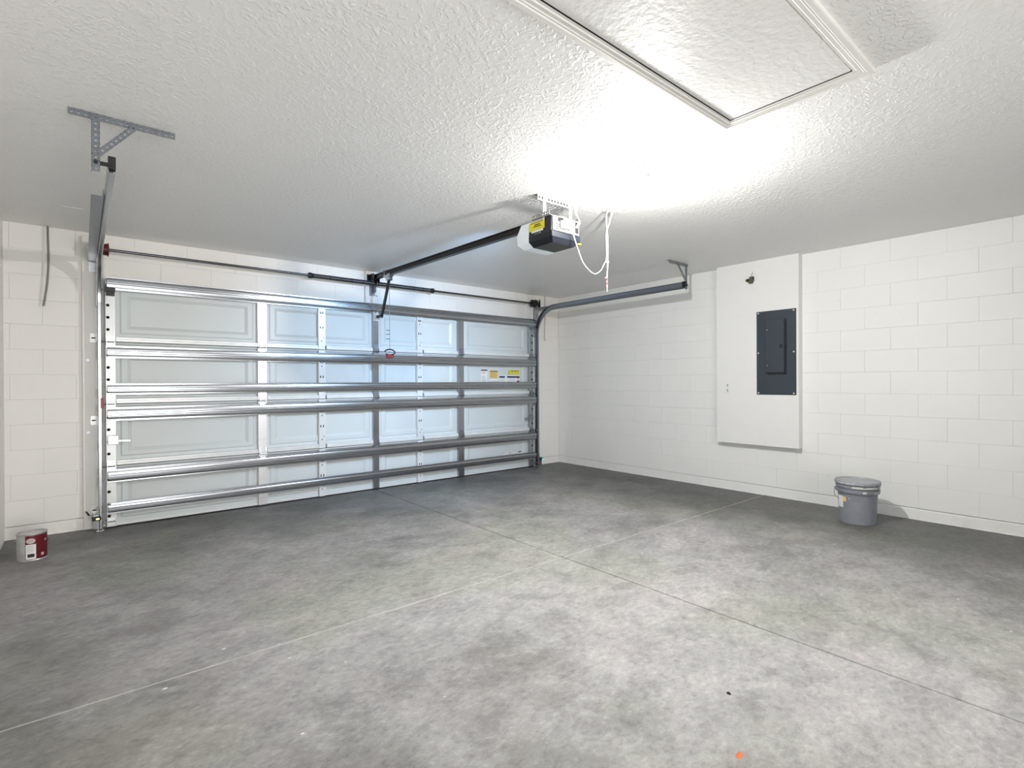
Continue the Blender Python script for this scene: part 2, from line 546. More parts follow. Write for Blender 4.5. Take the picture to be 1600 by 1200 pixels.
curb('baseboard_corner', 'short white foundation ledge between garage door and corner', [(x, 0.004, 0) for x in lin(-0.50, 0, 14)], (0, -1, 0), 'paint_warm_lit')

# timber boards around the opening
def bolt(parent, x, z, y=-0.038, r=0.013):
    mb = MB(); mb.cyl((x, y, z), (x, y - 0.003, z), r, 14); mb.cyl((x, y - 0.003, z), (x, y - 0.010, z), r * 0.55, 6)
    mb.build('bolt', 'galvanized_dark', parent)
mb = MB(); mb.bbox(-5.707, -5.555, -0.038, 0.012, 0.001, 2.50, 0.003)
t1 = struct(mb.build('trim_1', 'trim_paint'), 'white painted jamb board left of the garage door', 'trim')
for z in (2.02, 1.443, 0.827): bolt(t1, -5.672, z)
mb = MB(); mb.bbox(-0.67, -0.492, -0.038, 0.012, 0.001, 2.53, 0.003)
t2 = struct(mb.build('trim_2', 'trim_paint'), 'white painted jamb board right of the garage door', 'trim')
for z in (1.8, 0.9): bolt(t2, -0.52, z, r=0.009)
mb = MB(); mb.bbox(-5.555, -0.67, -0.034, 0.012, 2.02, 2.165, 0.002)
struct(mb.build('trim_3', 'trim_paint'), 'white painted header board above the garage door', 'trim')
mb = MB(); mb.bbox(-3.175, -2.99, -0.040, 0.012, 2.166, 2.538, 0.002)
t4 = struct(mb.build('trim_4', 'trim_paint'), 'white painted center pad board behind the torsion springs', 'trim')
bolt(t4, -3.04, 2.26, -0.04, 0.008)

# ------------------------------------------------------------------ garage door
SH = 0.5334
DX0, DX1 = -5.555, -0.638
door = thing('door_1', 'wide white sectional garage door braced with steel struts, closed', 'garage door', (-3.09, -0.08, 0), kind='structure')
bays = [(-5.485, -4.352), (-4.268, -3.123), (-3.052, -1.947), (-1.857, -0.713)]
plain_st = [(-4.352, -4.268), (-3.123, -3.052), (-1.947, -1.857)]
punch_st = [(-3.747, -3.664), (-2.548, -2.459)]
YS = -0.080
for k in range(4):
    zb = 0.012 + k * SH if k == 0 else k * SH
    zt = (k + 1) * SH - 0.003
    mb = MB(); mb.box(DX0, DX1, -0.046, YS + 0.008, zb, zt)
    # tongue along the top edge, painted sheet
    mb.box(DX0, DX1, YS - 0.022, YS, zt - 0.012, zt)
    sec = mb.build('section', 'door_sheet', door, smooth=False)
    for (x0, x1) in bays:
        z0, z1 = k * SH, (k + 1) * SH
        rings = [((x0, z0 + (0.012 if k == 0 else 0), x1, zt), YS),
                 ((x0 + 0.030, z0 + 0.075, x1 - 0.030, z1 - 0.075), YS),
                 ((x0 + 0.042, z0 + 0.087, x1 - 0.042, z1 - 0.087), YS - 0.008),
                 ((x0 + 0.082, z0 + 0.120, x1 - 0.082, z1 - 0.125), YS - 0.008),
                 ((x0 + 0.110, z0 + 0.148, x1 - 0.110, z1 - 0.153), YS + 0.007)]
        vs = []
        for (a, b_, c, d), y in rings:
            vs += [(a, y, b_), (c, y, b_), (c, y, d), (a, y, d)]
        fs = [(i * 4 + j, i * 4 + (j + 1) % 4, (i + 1) * 4 + (j + 1) % 4, (i + 1) * 4 + j) for i in range(4) for j in range(4)]
        fs.append((16, 17, 18, 19))
        pm = MB(); pm.add(vs, fs)
        pm.build('raised_panel', 'door_sheet', sec, smooth=False)
    # bottom rail pieces between the stiles (white rolled edge)
    cuts = sorted([(DX0, -5.485)] + plain_st + punch_st + [(-0.713, DX1)])
    for (a, b_) in zip(cuts[:-1], cuts[1:]):
        x0, x1 = a[1] + 0.002, b_[0] - 0.002
        rm = MB()
        if k == 0:
            rm.box(x0, x1, YS - 0.010, YS, 0.014, 0.034)
        else:
            rm.ribbon([(YS, 0.004), (YS - 0.036, 0.004), (YS - 0.040, 0.010), (YS - 0.040, 0.026), (YS - 0.034, 0.030), (YS - 0.034, 0.044), (YS - 0.028, 0.048), (YS, 0.048)],
                      0.002, lambda i, a_, b2: ((x0, x1)[i], a_, k * SH + b2), 2)
        rm.build('bottom_rail', 'white_steel', sec)
    # end stiles
    for side, (x0, x1) in enumerate(((DX0, -5.485), (-0.713, DX1))):
        sm = MB(); sm.bbox(x0, x1, YS - 0.036, YS, zb + 0.002, zt - 0.002, 0.002)
        sm.cur = 1
        hx = x0 + 0.018 if side == 0 else x1 - 0.02
        for i in range(4):
            z = k * SH + 0.107 + 0.104 * i
            sm.lathe([(0.0001, -0.0385), (0.0125, -0.0385), (0.0125, -0.0355)], (hx, YS, z), 14, 'y')
        sm.build('end_stile', ['white_steel' if side == 0 else 'galvanized', 'hole_black'], sec)
    for (x0, x1) in plain_st:
        sm = MB()
        sm.ribbon([(x0, YS), (x0 + 0.002, YS - 0.036), (x1 - 0.002, YS - 0.036), (x1, YS)], 0.002,
                  lambda i, a_, b2: (a_, b2, (zb + 0.004, zt - 0.004)[i]), 2)
        sm.build('center_stile', 'galvanized_bright' if x0 < -4 else 'galvanized', sec)
    for (x0, x1) in punch_st:
        sm = MB()
        sm.ribbon([(x0, YS), (x0 + 0.002, YS - 0.036), (x1 - 0.018, YS - 0.036), (x1 - 0.016, YS - 0.012), (x1, YS - 0.012), (x1, YS)], 0.002,
                  lambda i, a_, b2: (a_, b2, (zb + 0.004, zt - 0.004)[i]), 2)
        sm.cur = 1
        xc = (x0 + x1 - 0.016) / 2
        def hole(x, z, r=0.006, e=1.0):
            sm.lathe([(0.0001, -0.0385), (r, -0.0385), (r, -0.0355)], (x, YS, z), 10, 'y')
        for dz in (0.095, 0.445): hole(xc, k * SH + dz)
        hole(xc, k * SH + 0.395, 0.007); hole(xc - 0.001, k * SH + 0.455 - 0.1, 0.006)
        for dz in (0.40, 0.24):
            for sx_ in (-0.014, 0.014):
                sm.box(xc + sx_ - 0.005, xc + sx_ + 0.005, YS - 0.0385, YS - 0.036, k * SH + dz - 0.012, k * SH + dz + 0.012)
        hole(xc + 0.018, k * SH + 0.13, 0.005)
        sm.build('punched_stile', ['white_steel', 'hole_black'], sec)

# struts
for (za, zc) in ((2.062, 2.142), (1.478, 1.552), (1.163, 1.228), (0.94, 1.022), (0.412, 0.492), (0.145, 0.205)):
    zm, hh = (za + zc) / 2, (zc - za) / 2
    mb = MB(); y0 = YS - 0.038
    prof = [(y0, hh + 0.016), (y0, hh + 0.002), (y0 - 0.046, hh), (y0 - 0.048, hh - 0.004), (y0 - 0.048, 0.012), (y0 - 0.041, 0.006),
            (y0 - 0.041, -0.006), (y0 - 0.048, -0.012), (y0 - 0.048, -hh + 0.004), (y0 - 0.046, -hh), (y0, -hh - 0.002), (y0, -hh - 0.016)]
    mb.ribbon(prof, 0.0016, lambda i, a, b_: ((DX0 + 0.012, DX1 + 0.02)[i], a, zm + b_), 2)
    for (x0, x1) in plain_st + punch_st:
        for dz in (hh + 0.009, -hh - 0.009):
            xx = (x0 + x1) / 2
            mb.cyl((xx, y0, zm + dz), (xx, y0 - 0.006, zm + dz), 0.006, 6)
    mb.build('strut', 'galvanized', door)

# hinges, with the roller hinges at the two ends
for jz in (SH, 2 * SH, 3 * SH):
    for (x0, x1) in plain_st:
        xc = (x0 + x1) / 2; y0 = YS - 0.038
        mb = MB()
        mb.box(xc - 0.026, xc + 0.026, y0 - 0.003, y0, jz - 0.055, jz + 0.002)
        mb.box(xc - 0.026, xc + 0.026, y0 - 0.003, y0, jz + 0.006, jz + 0.085)
        for sx_ in (-1, 1):   # gusset cheeks
            x = xc + sx_ * 0.026
            mb.add([(x, y0, jz + 0.075), (x, y0, jz - 0.01), (x, y0 - 0.026, jz - 0.012), (x, y0 - 0.026, jz + 0.012),
                    (x + 0.002 * sx_, y0, jz + 0.075), (x + 0.002 * sx_, y0, jz - 0.01), (x + 0.002 * sx_, y0 - 0.026, jz - 0.012), (x + 0.002 * sx_, y0 - 0.026, jz + 0.012)],
                   [(0, 1, 2, 3), (4, 7, 6, 5), (0, 3, 7, 4), (3, 2, 6, 7), (2, 1, 5, 6)])
        mb.cyl((xc - 0.036, y0 - 0.018, jz), (xc + 0.036, y0 - 0.018, jz), 0.006, 8)
        mb.cyl((xc, y0 - 0.003, jz + 0.06), (xc, y0 - 0.008, jz + 0.06), 0.006, 6)
        mb.cyl((xc, y0 - 0.003, jz - 0.035), (xc, y0 - 0.008, jz - 0.035), 0.006, 6)
        mb.build('hinge', 'galvanized_bright' if x0 < -4 else 'galvanized_dark', door)
rail_x = {-1: -5.595, 1: -0.578}
for side in (-1, 1):
    xs = (DX0 + DX0 + 0.07) / 2 if side < 0 else (DX1 * 2 - 0.075) / 2
    for jz in (0.06, SH, 2 * SH, 3 * SH, 2.045):
        y0 = YS - 0.038
        mb = MB()
        hb = 0.05 if jz > 0.1 else 0.03
        mb.box(xs - 0.030, xs + 0.030, y0 - 0.003, y0, jz - hb, jz + hb)
        mb.box(xs - 0.030, xs - 0.027, y0 - 0.028, y0, jz - 0.03, jz + 0.03)
        mb.box(xs + 0.027, xs + 0.030, y0 - 0.028, y0, jz - 0.03, jz + 0.03)
        if jz > 2: mb.box(xs - 0.034, xs + 0.034, y0 - 0.034, y0 - 0.002, jz - 0.012, jz + 0.045)
        h = mb.build('roller_bracket', 'galvanized_bright' if (side < 0 and jz < 2) else ('black_metal' if side < 0 else 'galvanized_dark'), door)
        rm = MB(); yy = y0 - 0.012
        rm.cyl((xs - side * 0.03, yy, jz), (rail_x[side] + side * 0.004, yy, jz), 0.0055, 8)
        rm.cyl((rail_x[side] - 0.006, yy, jz), (rail_x[side] + 0.008, yy, jz), 0.021, 18)
        rm.build('roller', 'galvanized', h)
# bottom weather seal
mb = MB(); mb.bbox(DX0, DX1, YS - 0.014, -0.045, 0.0005, 0.014, 0.003)
mb.build('bottom_seal', 'rubber', door)
# slide bolts
for side, x0 in ((-1, -5.545), (1, -0.66)):
    s_ = 1 if side < 0 else -1
    mb = MB(); y0 = YS - 0.038
    zc = 0.76 if side < 0 else 0.725
    mb.bbox(min(x0, x0 + s_ * 0.075), max(x0, x0 + s_ * 0.075), y0 - 0.028, y0, zc - 0.038, zc + 0.038, 0.003)
    lk = mb.build('slide_lock', 'galvanized_bright' if side < 0 else 'galvanized_dark', door)
    mb = MB(); mb.box(x0 + s_ * 0.075, x0 + s_ * 0.15, y0 - 0.018, y0 - 0.012, zc - 0.018, zc - 0.004)
    mb.cyl((x0 + s_ * 0.148, y0 - 0.006, zc - 0.011), (x0 + s_ * 0.148, y0 - 0.045, zc - 0.011), 0.008, 8)
    mb.build('bolt_handle', 'galvanized_bright' if side < 0 else 'galvanized_dark', lk)
# opener attachment bracket on the centre stile
mb = MB(); y0 = YS - 0.038
mb.box(-3.118, -3.057, y0 - 0.004, y0, 1.955, 2.058); mb.box(-3.112, -3.107, y0 - 0.05, y0, 1.97, 2.02); mb.box(-3.068, -3.063, y0 - 0.05, y0, 1.97, 2.02)
mb.cyl((-3.125, y0 - 0.038, 1.995), (-3.05, y0 - 0.038, 1.995), 0.006, 8)
mb.build('arm_bracket', 'white_steel', door)

# stickers
def sticker(label, base, rects, y=YS + 0.0065):
    """base=(x0,x1,z0,z1,mat); rects drawn on top as thin print"""
    mb = MB(); mats = [base[4]]
    mb.box(base[0], base[1], y - 0.0008, y, base[2], base[3])
    for (a, b_, c, d, mt) in rects:
        if mt not in mats: mats.append(mt)
        mb.cur = mats.index(mt)
        mb.box(a, b_, y - 0.0012, y - 0.0007, c, d)
    o = mb.build('sticker', mats, door, smooth=False)
    o['label'] = label
def lines(x0, x1, z0, z1, n, mt, th=0.35):
    out = []; st = (z1 - z0) / n
    for i in range(n):
        out.append((x0, x0 + (x1 - x0) * random.uniform(0.7, 1.0), z1 - (i + 0.5) * st - st * th / 2, z1 - (i + 0.5) * st + st * th / 2, mt))
    return out
sticker('white warning sticker with red top band', (-1.552, -1.442, 1.228, 1.412, 'paper_white'),
        [(-1.552, -1.442, 1.396, 1.412, 'dark_red')] + lines(-1.53, -1.47, 1.352, 1.386, 3, 'print_red') + lines(-1.54, -1.46, 1.24, 1.33, 5, 'print_grey'))
sticker('orange yellow caution sticker', (-1.412, -1.252, 1.262, 1.406, 'paper_white'),
        [(-1.406, -1.258, 1.290, 1.400, 'print_orange'), (-1.406, -1.258, 1.388, 1.398, 'print_black')] + lines(-1.39, -1.275, 1.298, 1.38, 5, 'print_olive', 0.25))
sticker('white sticker with navy blue top band', (-1.235, -0.865, 1.228, 1.335, 'paper_white'),
        [(-1.235, -1.135, 1.302, 1.326, 'print_blue'), (-1.095, -0.915, 1.302, 1.326, 'print_blue'), (-0.915, -0.865, 1.300, 1.326, 'dark_red'),
         (-0.895, -0.885, 1.275, 1.300, 'print_red'), (-0.915, -0.868, 1.230, 1.262, 'dark_red')]
        + lines(-1.22, -1.14, 1.235, 1.295, 3, 'print_grey', 0.22) + lines(-1.08, -0.94, 1.235, 1.295, 3, 'print_grey', 0.22))
sticker('yellow warning sticker', (-1.075, -0.868, 1.345, 1.408, 'print_yellow'),
        [(-1.03, -0.878, 1.394, 1.403, 'print_black'), (-1.07, -1.04, 1.35, 1.403, 'print_olive'),
         (-1.015, -0.985, 1.352, 1.39, 'print_olive'), (-0.955, -0.93, 1.352, 1.39, 'print_olive'), (-0.90, -0.885, 1.352, 1.39, 'print_olive')])
sticker('row of small white printed labels', (-1.20, -0.905, 0.221, 0.248, 'door_sheet'),
        [(-1.195, -1.155, 0.236, 0.247, 'print_grey'), (-1.12, -1.07, 0.238, 0.248, 'paper_white'), (-1.06, -1.03, 0.236, 0.247, 'print_grey'),
         (-1.19, -1.09, 0.222, 0.233, 'paper_white'), (-1.0, -0.93, 0.224, 0.247, 'paper_white'), (-1.04, -0.96, 0.221, 0.23, 'paper_white')])
sticker('small white label with black bar', (-0.90, -0.835, 0.214, 0.252, 'paper_white'), [(-0.896, -0.84, 0.232, 0.247, 'print_black')])

# ------------------------------------------------------------------ tracks
cprof = [(-0.014, 0.029), (-0.009, 0.037), (0.008, 0.037), (0.013, 0.028), (0.013, -0.028), (0.008, -0.037), (-0.009, -0.037), (-0.014, -0.029)]
def track(side, label):
    xc = rail_x[side]; th = thing('door_track', label, 'track', (xc, -0.13, 0), group=None)
    yv = -0.130; Rr = 0.37; zh = 2.30
    # vertical leg: profile second axis runs along y
    mb = MB(); mb.ribbon([(a * side, b_) for a, b_ in cprof], 0.002, lambda i, a, b_: (xc + a, yv + b_, (0.02, zh - Rr)[i]), 2)
    mb.build('vertical_track', 'galvanized' if side < 0 else 'galvanized_dark', th)
    pts = []
    n = 14
    for i in range(n + 1):
        a = PI / 2 * i / n
        pts.append((yv - Rr + Rr * math.cos(a), zh - Rr + Rr * math.sin(a), a))
    pts.append((-2.55, zh + 0.004, PI / 2))
    mb = MB()
    def pl(i, a, b_):
        y, z, an = pts[i]
        return (xc + a, y + b_ * math.cos(an), z + b_ * math.sin(an))
    mb.ribbon([(a * side, b_) for a, b_ in cprof], 0.002, pl, len(pts))
    mb.build('horizontal_track', 'galvanized' if side < 0 else 'galvanized_dark', th)
    # angle iron behind the horizontal track
    xo = xc + side * 0.018
    mb = MB()
    yend = -2.06 if side < 0 else -0.62
    mb.box(xo, xo + side * 0.055, yend, -0.04, 2.286, 2.289)
    mb.box(xo, xo + side * 0.003, yend, -0.04, 2.289, 2.33)
    mb.build('angle_iron', 'galvanized_dark', th)
    # flag bracket plate on the jamb
    mb = MB()
    mb.box(xc + side * 0.016, xc + side * 0.019, -0.150, -0.038, 1.90, 2.30)
    mb.box(xc + side * 0.016, xc + side * 0.065, -0.041, -0.038, 2.20, 2.28)
    mb.build('flag_bracket', 'galvanized', th)
    for z in (0.16, 0.929, 1.635):
        mb = MB()
        mb.box(xc + side * 0.015, xc + side * 0.018, -0.150, -0.038, z - 0.035, z + 0.035)
        mb.box(xc + side * 0.015, xc + side * 0.060, -0.041, -0.038, z - 0.038, z + 0.038)
        mb.cur = 1
        mb.box(xc + side * 0.026, xc + side * 0.052, -0.0435, -0.041, z - 0.005, z + 0.005)
        mb.build('track_bracket', ['white_steel', 'hole_black'], th)
    if side < 0:
        mb = MB(); mb.bbox(xc + 0.004, xc + 0.026, -0.175, -0.13, 1.035, 1.12, 0.003)
        o = mb.build('warning_clip', 'red_plastic', th); o['label'] = 'red plastic clip on track'
    mb = MB(); mb.box(xc - 0.03 * 1, xc + 0.02, -0.17, -0.05, 0.001, 0.006); mb.box(xc + side * 0.015, xc + side * 0.018, -0.165, -0.055, 0.006, 0.19)
    mb.build('foot_plate', 'galvanized_bright', th)
    return th
track(-1, 'galvanized door track curving overhead on the left side')
track(1, 'dark grey door track curving overhead beside the right wall')

# ------------------------------------------------------------------ perforated hangers for the tracks
def hanger(label, x0, x1, xv, xd, y, side):
    th = thing('track_hanger', label, 'bracket', (xv, y, H))
    mb = MB(); mb.perf((x0, y, H - 0.017), (1, 0, 0), (0, 0, 1), x1 - x0, 0.030)
    mb.box(x0, x1, y + 0.002, y + 0.030, H - 0.003, H - 0.0005)
    mb.build('ceiling_strap', 'perforated_steel', th)
    mb = MB(); mb.perf((xv, y - 0.004, 2.262), (0, 0, 1), (1, 0, 0), H - 0.01 - 2.262, 0.032)
    mb.box(xv + side * 0.016 - 0.001, xv + side * 0.016 + 0.001, y - 0.003, y + 0.020, 2.262, H - 0.005)
    mb.build('drop_strap', 'perforated_steel', th)
    a = Vector((xd, y - 0.008, H - 0.02)); b_ = Vector((xv, y - 0.008, 2.335)); d = (b_ - a)
    mb = MB(); mb.perf(a, d, d.cross(Vector((0, 1, 0))), d.length, 0.028)
    mb.build('brace_strap', 'perforated_steel', th)
    mb = MB(); xt = rail_x[side]
    mb.box(xt - 0.014, xt + 0.016, y - 0.014, y + 0.03, 2.285, 2.345); mb.box(min(xv, xt), max(xv, xt), y - 0.002, y + 0.001, 2.295, 2.315)
    mb.cyl(((xv), y - 0.02, 2.305), (xv, y + 0.01, 2.305), 0.009, 6)
    mb.cyl((xt, y - 0.02, 2.305), (xt, y + 0.01, 2.305), 0.009, 6)
    mb.build('end_clip', 'black_metal', th)
hanger('perforated grey steel hanger bracket on ceiling at left track end', -5.757, -5.332, -5.655, -5.50, -2.55, -1)
hanger('perforated grey steel hanger bracket on ceiling at right track end', -0.885, -0.525, -0.560, -0.735, -2.56, 1)

# ------------------------------------------------------------------ torsion spring assembly
ts = thing('torsion_spring_assembly', 'steel torsion shaft with two dark coil springs above garage door', 'spring', (-3.09, -0.04, 2.385))
SY, SZ = -0.135, 2.385
mb = MB(); mb.cyl((-5.66, SY, SZ), (-0.515, SY, SZ), 0.0125, 14)
mb.build('torsion_shaft', 'shaft_steel', ts)
for (xa, xb) in ((-3.835, -3.115), (-3.065, -2.345)):
    prof = []
    x = xa; r = 0.0245
    while x < xb:
        prof += [(r - 0.0035, x), (r, x + 0.002), (r, x + 0.006), (r - 0.0035, x + 0.008)]
        x += 0.008
    mb = MB(); mb.lathe(prof, (0, SY, SZ), 16, 'x')
    sp_ = mb.build('coil_spring', 'spring_steel', ts, angle=60)
    mb = MB()
    far = xa if xa < -3.5 else xb
    s_ = 1 if far == xa else -1
    mb.lathe([(0.013, far - s_ * 0.02), (0.030, far - s_ * 0.02), (0.032, far), (0.026, far + s_ * 0.02), (0.0225, far + s_ * 0.045)], (0, SY, SZ), 16, 'x')
    mb.build('winding_cone', 'black_metal', sp_)
    for q in (0.28, 0.62, 0.80):
        x = xa + (xb - xa) * q
        mb = MB(); mb.lathe([(0.024, x), (0.0252, x), (0.0252, x + 0.008), (0.024, x + 0.008)], (0, SY, SZ), 16, 'x')
        mb.build('paint_stripe', 'print_black', sp_)
mb = MB()
mb.lathe([(0.012, -3.095), (0.040, -3.095), (0.040, -3.085), (0.012, -3.085)], (0, SY, SZ), 20, 'x')
mb.box(-3.093, -3.087, SY, -0.043, SZ - 0.10, SZ + 0.03)
mb.box(-3.13, -3.06, -0.046, -0.040, SZ - 0.13, SZ + 0.05)
mb.build('center_bearing', 'galvanized_dark', ts)
for side, xd, mt in ((-1, -5.560, 'dark_red'), (1, -0.640, 'black_metal')):
    mb = MB(); x = xd
    mb.lathe([(0.013, x - 0.035), (0.045, x - 0.035), (0.054, x - 0.03), (0.054, x - 0.026), (0.046, x - 0.022), (0.048, x), (0.050, x + 0.022),
              (0.058, x + 0.026), (0.058, x + 0.031), (0.030, x + 0.035), (0.013, x + 0.035)], (0, SY, SZ), 24, 'x')
    mb.build('cable_drum', mt, ts)
    mb = MB(); xo = rail_x[side] + side * 0.022
    mb.box(xo, xo + side * 0.003, -0.19, -0.038, SZ - 0.06, SZ + 0.06)
    mb.box(xo, xo + side * 0.05, -0.041, -0.038, SZ - 0.06, SZ + 0.06)
    mb.build('end_bearing_plate', 'galvanized', ts)
    mb = MB(); mb.tube([(xd + side * 0.01, SY - 0.045, SZ), (xd + side * 0.012, -0.16, 1.2), (xd + side * 0.012, -0.13, 0.08)], 0.0018, 5)
    mb.build('lift_cable', 'galvanized', ts)

# ------------------------------------------------------------------ opener rail, motor, trolley
rail = thing('opener_rail', 'long black opener rail running from header to motor unit', 'rail', (-3.09, -0.04, 2.46))
def rz(y): return 2.462 + (2.415 - 2.462) * (y + 0.1) / (-2.73)
ya, yb = -0.10, -2.84
mb = MB()
def rl(i, a, b_):
    y = (ya, yb)[i]; return (-3.09 + a, y, rz(y) + b_)
mb.ribbon([(-0.024, 0.022), (-0.024, 0.024), (0.024, 0.024), (0.024, 0.022)], 0.003, rl, 2)
mb.ribbon([(-0.012, -0.024), (-0.012, 0.022), (0.012, 0.022), (0.012, -0.024)], 0.003, rl, 2)
mb.ribbon([(-0.022, -0.022), (-0.022, -0.026), (0.022, -0.026), (0.022, -0.022)], 0.003, rl, 2)
mb.build('rail_bar', 'black_metal', rail)
mb = MB()
mb.box(-3.125, -3.122, -0.16, -0.04, 2.40, 2.50); mb.box(-3.058, -3.055, -0.16, -0.04, 2.40, 2.50); mb.box(-3.16, -3.02, -0.046, -0.041, 2.39, 2.50)
mb.cyl((-3.14, -0.12, 2.44), (-3.04, -0.12, 2.44), 0.007, 8)
mb.build('header_bracket', 'black_metal', rail)

tr = thing('opener_trolley', 'black curved door arm hanging from trolley on opener rail', 'door arm', (-3.09, -0.45, 2.44))
mb = MB(); mb.bbox(-3.118, -3.062, -0.53, -0.38, rz(-0.45) - 0.045, rz(-0.45) - 0.012, 0.004)
mb.box(-3.114, -3.110, -0.50, -0.43, rz(-0.45) - 0.085, rz(-0.45) - 0.03); mb.box(-3.070, -3.066, -0.50, -0.43, rz(-0.45) - 0.085, rz(-0.45) - 0.03)
mb.cyl((-3.125, -0.41, rz(-0.45) + 0.03), (-3.125, -0.43, rz(-0.45) - 0.02), 0.009, 8)
mb.build('trolley_body', 'galvanized', tr)
mb = MB()
p = [(-3.09, -0.465, 2.385), (-3.09, -0.40, 2.24), (-3.09, -0.325, 2.09), (-3.09, -0.27, 1.99)]
for i in range(3):
    a, b_ = Vector(p[i]), Vector(p[i + 1]); d = (b_ - a).normalized(); nn = d.cross(Vector((1, 0, 0)))
    for q in (0,):
        vs = [a + sx_ * Vector((0.009, 0, 0)) + sn * nn * 0.019 for sx_ in (-1, 1) for sn in (-1, 1)] + \
             [b_ + d * 0.006 + sx_ * Vector((0.009, 0, 0)) + sn * nn * 0.019 for sx_ in (-1, 1) for sn in (-1, 1)]
        mb.add(vs, [(0, 1, 3, 2), (4, 6, 7, 5), (0, 2, 6, 4), (1, 5, 7, 3), (0, 4, 5, 1), (2, 3, 7, 6)])
mb.build('upper_arm', 'black_metal', tr)
mb = MB(); mb.box(-3.097, -3.083, -0.285, YS - 0.07, 1.983, 2.015); mb.cyl((-3.11, -0.275, 2.0), (-3.07, -0.275, 2.0), 0.008, 8)
mb.build('lower_arm', 'black_metal', tr)

rc = thing('release_cord', 'white emergency release cord with red pull handle in front of door', 'cord', (-3.03, -0.45, 1.55))
mb = MB(); mb.tube([(-3.085, -0.45, rz(-0.45) - 0.045), (-3.08, -0.45, 2.2), (-3.078, -0.45, 1.59)], 0.0028, 6)
mb.build('cord', 'cord_grey', rc)
mb = MB(); mb.bbox(-3.122, -3.040, -0.465, -0.435, 1.508, 1.552, 0.010)
mb.build('pull_handle', 'red_plastic', rc)
mb = MB()
loop = [(-3.078 + 0.060 * math.cos(a), -0.45, 1.578 + 0.032 * math.sin(a)) for a in [R(x) for x in range(-150, 181, 22)]]
mb.tube(loop, 0.0075, 6)
mb.build('handle_loop', 'black_plastic', rc)
for z in (1.725, 1.775, 1.82):
    mb = MB(); mb.tube([(-3.122, -0.452, z), (-3.078, -0.452, z + 0.002)], 0.0035, 6)
    mb.build('twist_tie', 'print_black', rc)['label'] = 'short dark twist tie'

# motor unit
OX0, OX1, OY0, OY1, OZ0, OZ1 = -3.235, -2.965, -3.20, -2.96, 2.205, 2.385
mu = thing('opener_motor', 'black garage door opener motor hung from ceiling on perforated straps', 'door opener', (-3.10, -3.08, 2.2))
mb = MB()
# housing: chamfered lower edge, tray underside
lv = [(OX0, OX1, OY0 + 0.012, OY1, OZ1), (OX0 - 0.004, OX1 + 0.004, OY0 + 0.012, OY1, OZ0 + 0.075), (OX0 - 0.006, OX1 + 0.006, OY0, OY1, OZ0 + 0.070),
      (OX0 - 0.004, OX1 + 0.004, OY0 + 0.001, OY1, OZ0 + 0.035), (OX0 + 0.028, OX1 - 0.028, OY0 + 0.028, OY1 - 0.01, OZ0)]
vs = []
for (a, b_, c, d, z) in lv: vs += [(a, c, z), (b_, c, z), (b_, d, z), (a, d, z)]
fs = [(0, 1, 2, 3), (16, 17, 18, 19)] + [(i * 4 + j, i * 4 + (j + 1) % 4, (i + 1) * 4 + (j + 1) % 4, (i + 1) * 4 + j) for i in range(4) for j in range(4)]
mb.add(vs, fs)
mb.build('housing', 'black_plastic', mu, smooth=False)
mb = MB(); mb.box(OX0 + 0.032, OX1 - 0.032, OY0 + 0.032, OY1 - 0.014, OZ0 - 0.0015, OZ0 + 0.001)
mb.build('underside_tray', 'charcoal_plastic', mu)
# bright chassis end plate with vents and terminals
mb = MB(); yb_ = OY0 + 0.012
mb.bbox(OX0 + 0.006, OX1 - 0.004, yb_ - 0.010, yb_ + 0.004, OZ0 + 0.078, OZ1 - 0.002, 0.002)
mb.box(OX0 + 0.07, OX0 + 0.17, yb_ - 0.022, yb_ - 0.009, OZ1 - 0.08, OZ1 - 0.03)
mb.cur = 1
for z in (OZ0 + 0.090, OZ0 + 0.105, OZ0 + 0.12):
    mb.box(OX0 + 0.03, OX0 + 0.13, yb_ - 0.011, yb_ - 0.0095, z, z + 0.006)
mb.box(OX1 - 0.045, OX1 - 0.012, yb_ - 0.012, yb_ - 0.0095, OZ0 + 0.09, OZ1 - 0.012)
mb.box(OX0 + 0.055, OX0 + 0.10, yb_ - 0.014, yb_ - 0.0095, OZ1 - 0.035, OZ1 - 0.008)
mb.cur = 2
mb.box(OX1 - 0.085, OX1 - 0.055, yb_ - 0.014, yb_ - 0.0095, OZ0 + 0.10, OZ0 + 0.13)
mb.build('end_plate', ['perforated_light', 'hole_black', 'print_grey'], mu)
# lamp lens toward the door, wrapping the front
mb = MB()
lv = [(OX0 - 0.002, OX1, OY1, -2.875, OZ1 - 0.004), (OX0 - 0.010, OX1 + 0.01, OY1, -2.835, OZ0 + 0.10), (OX0 - 0.008, OX1 + 0.008, OY1, -2.84, OZ0 + 0.035), (OX0 + 0.02, OX1 - 0.02, OY1 - 0.012, -2.88, OZ0 - 0.002)]
vs = []
for (a, b_, c, d, z) in lv: vs += [(a, c, z), (b_, c, z), (b_, d, z), (a, d, z)]
fs = [(0, 1, 2, 3), (12, 13, 14, 15)] + [(i * 4 + j, i * 4 + (j + 1) % 4, (i + 1) * 4 + (j + 1) % 4, (i + 1) * 4 + j) for i in range(3) for j in range(4)]
mb.add(vs, fs)
mb.build('lamp_lens', 'lens_plastic', mu, smooth=False)
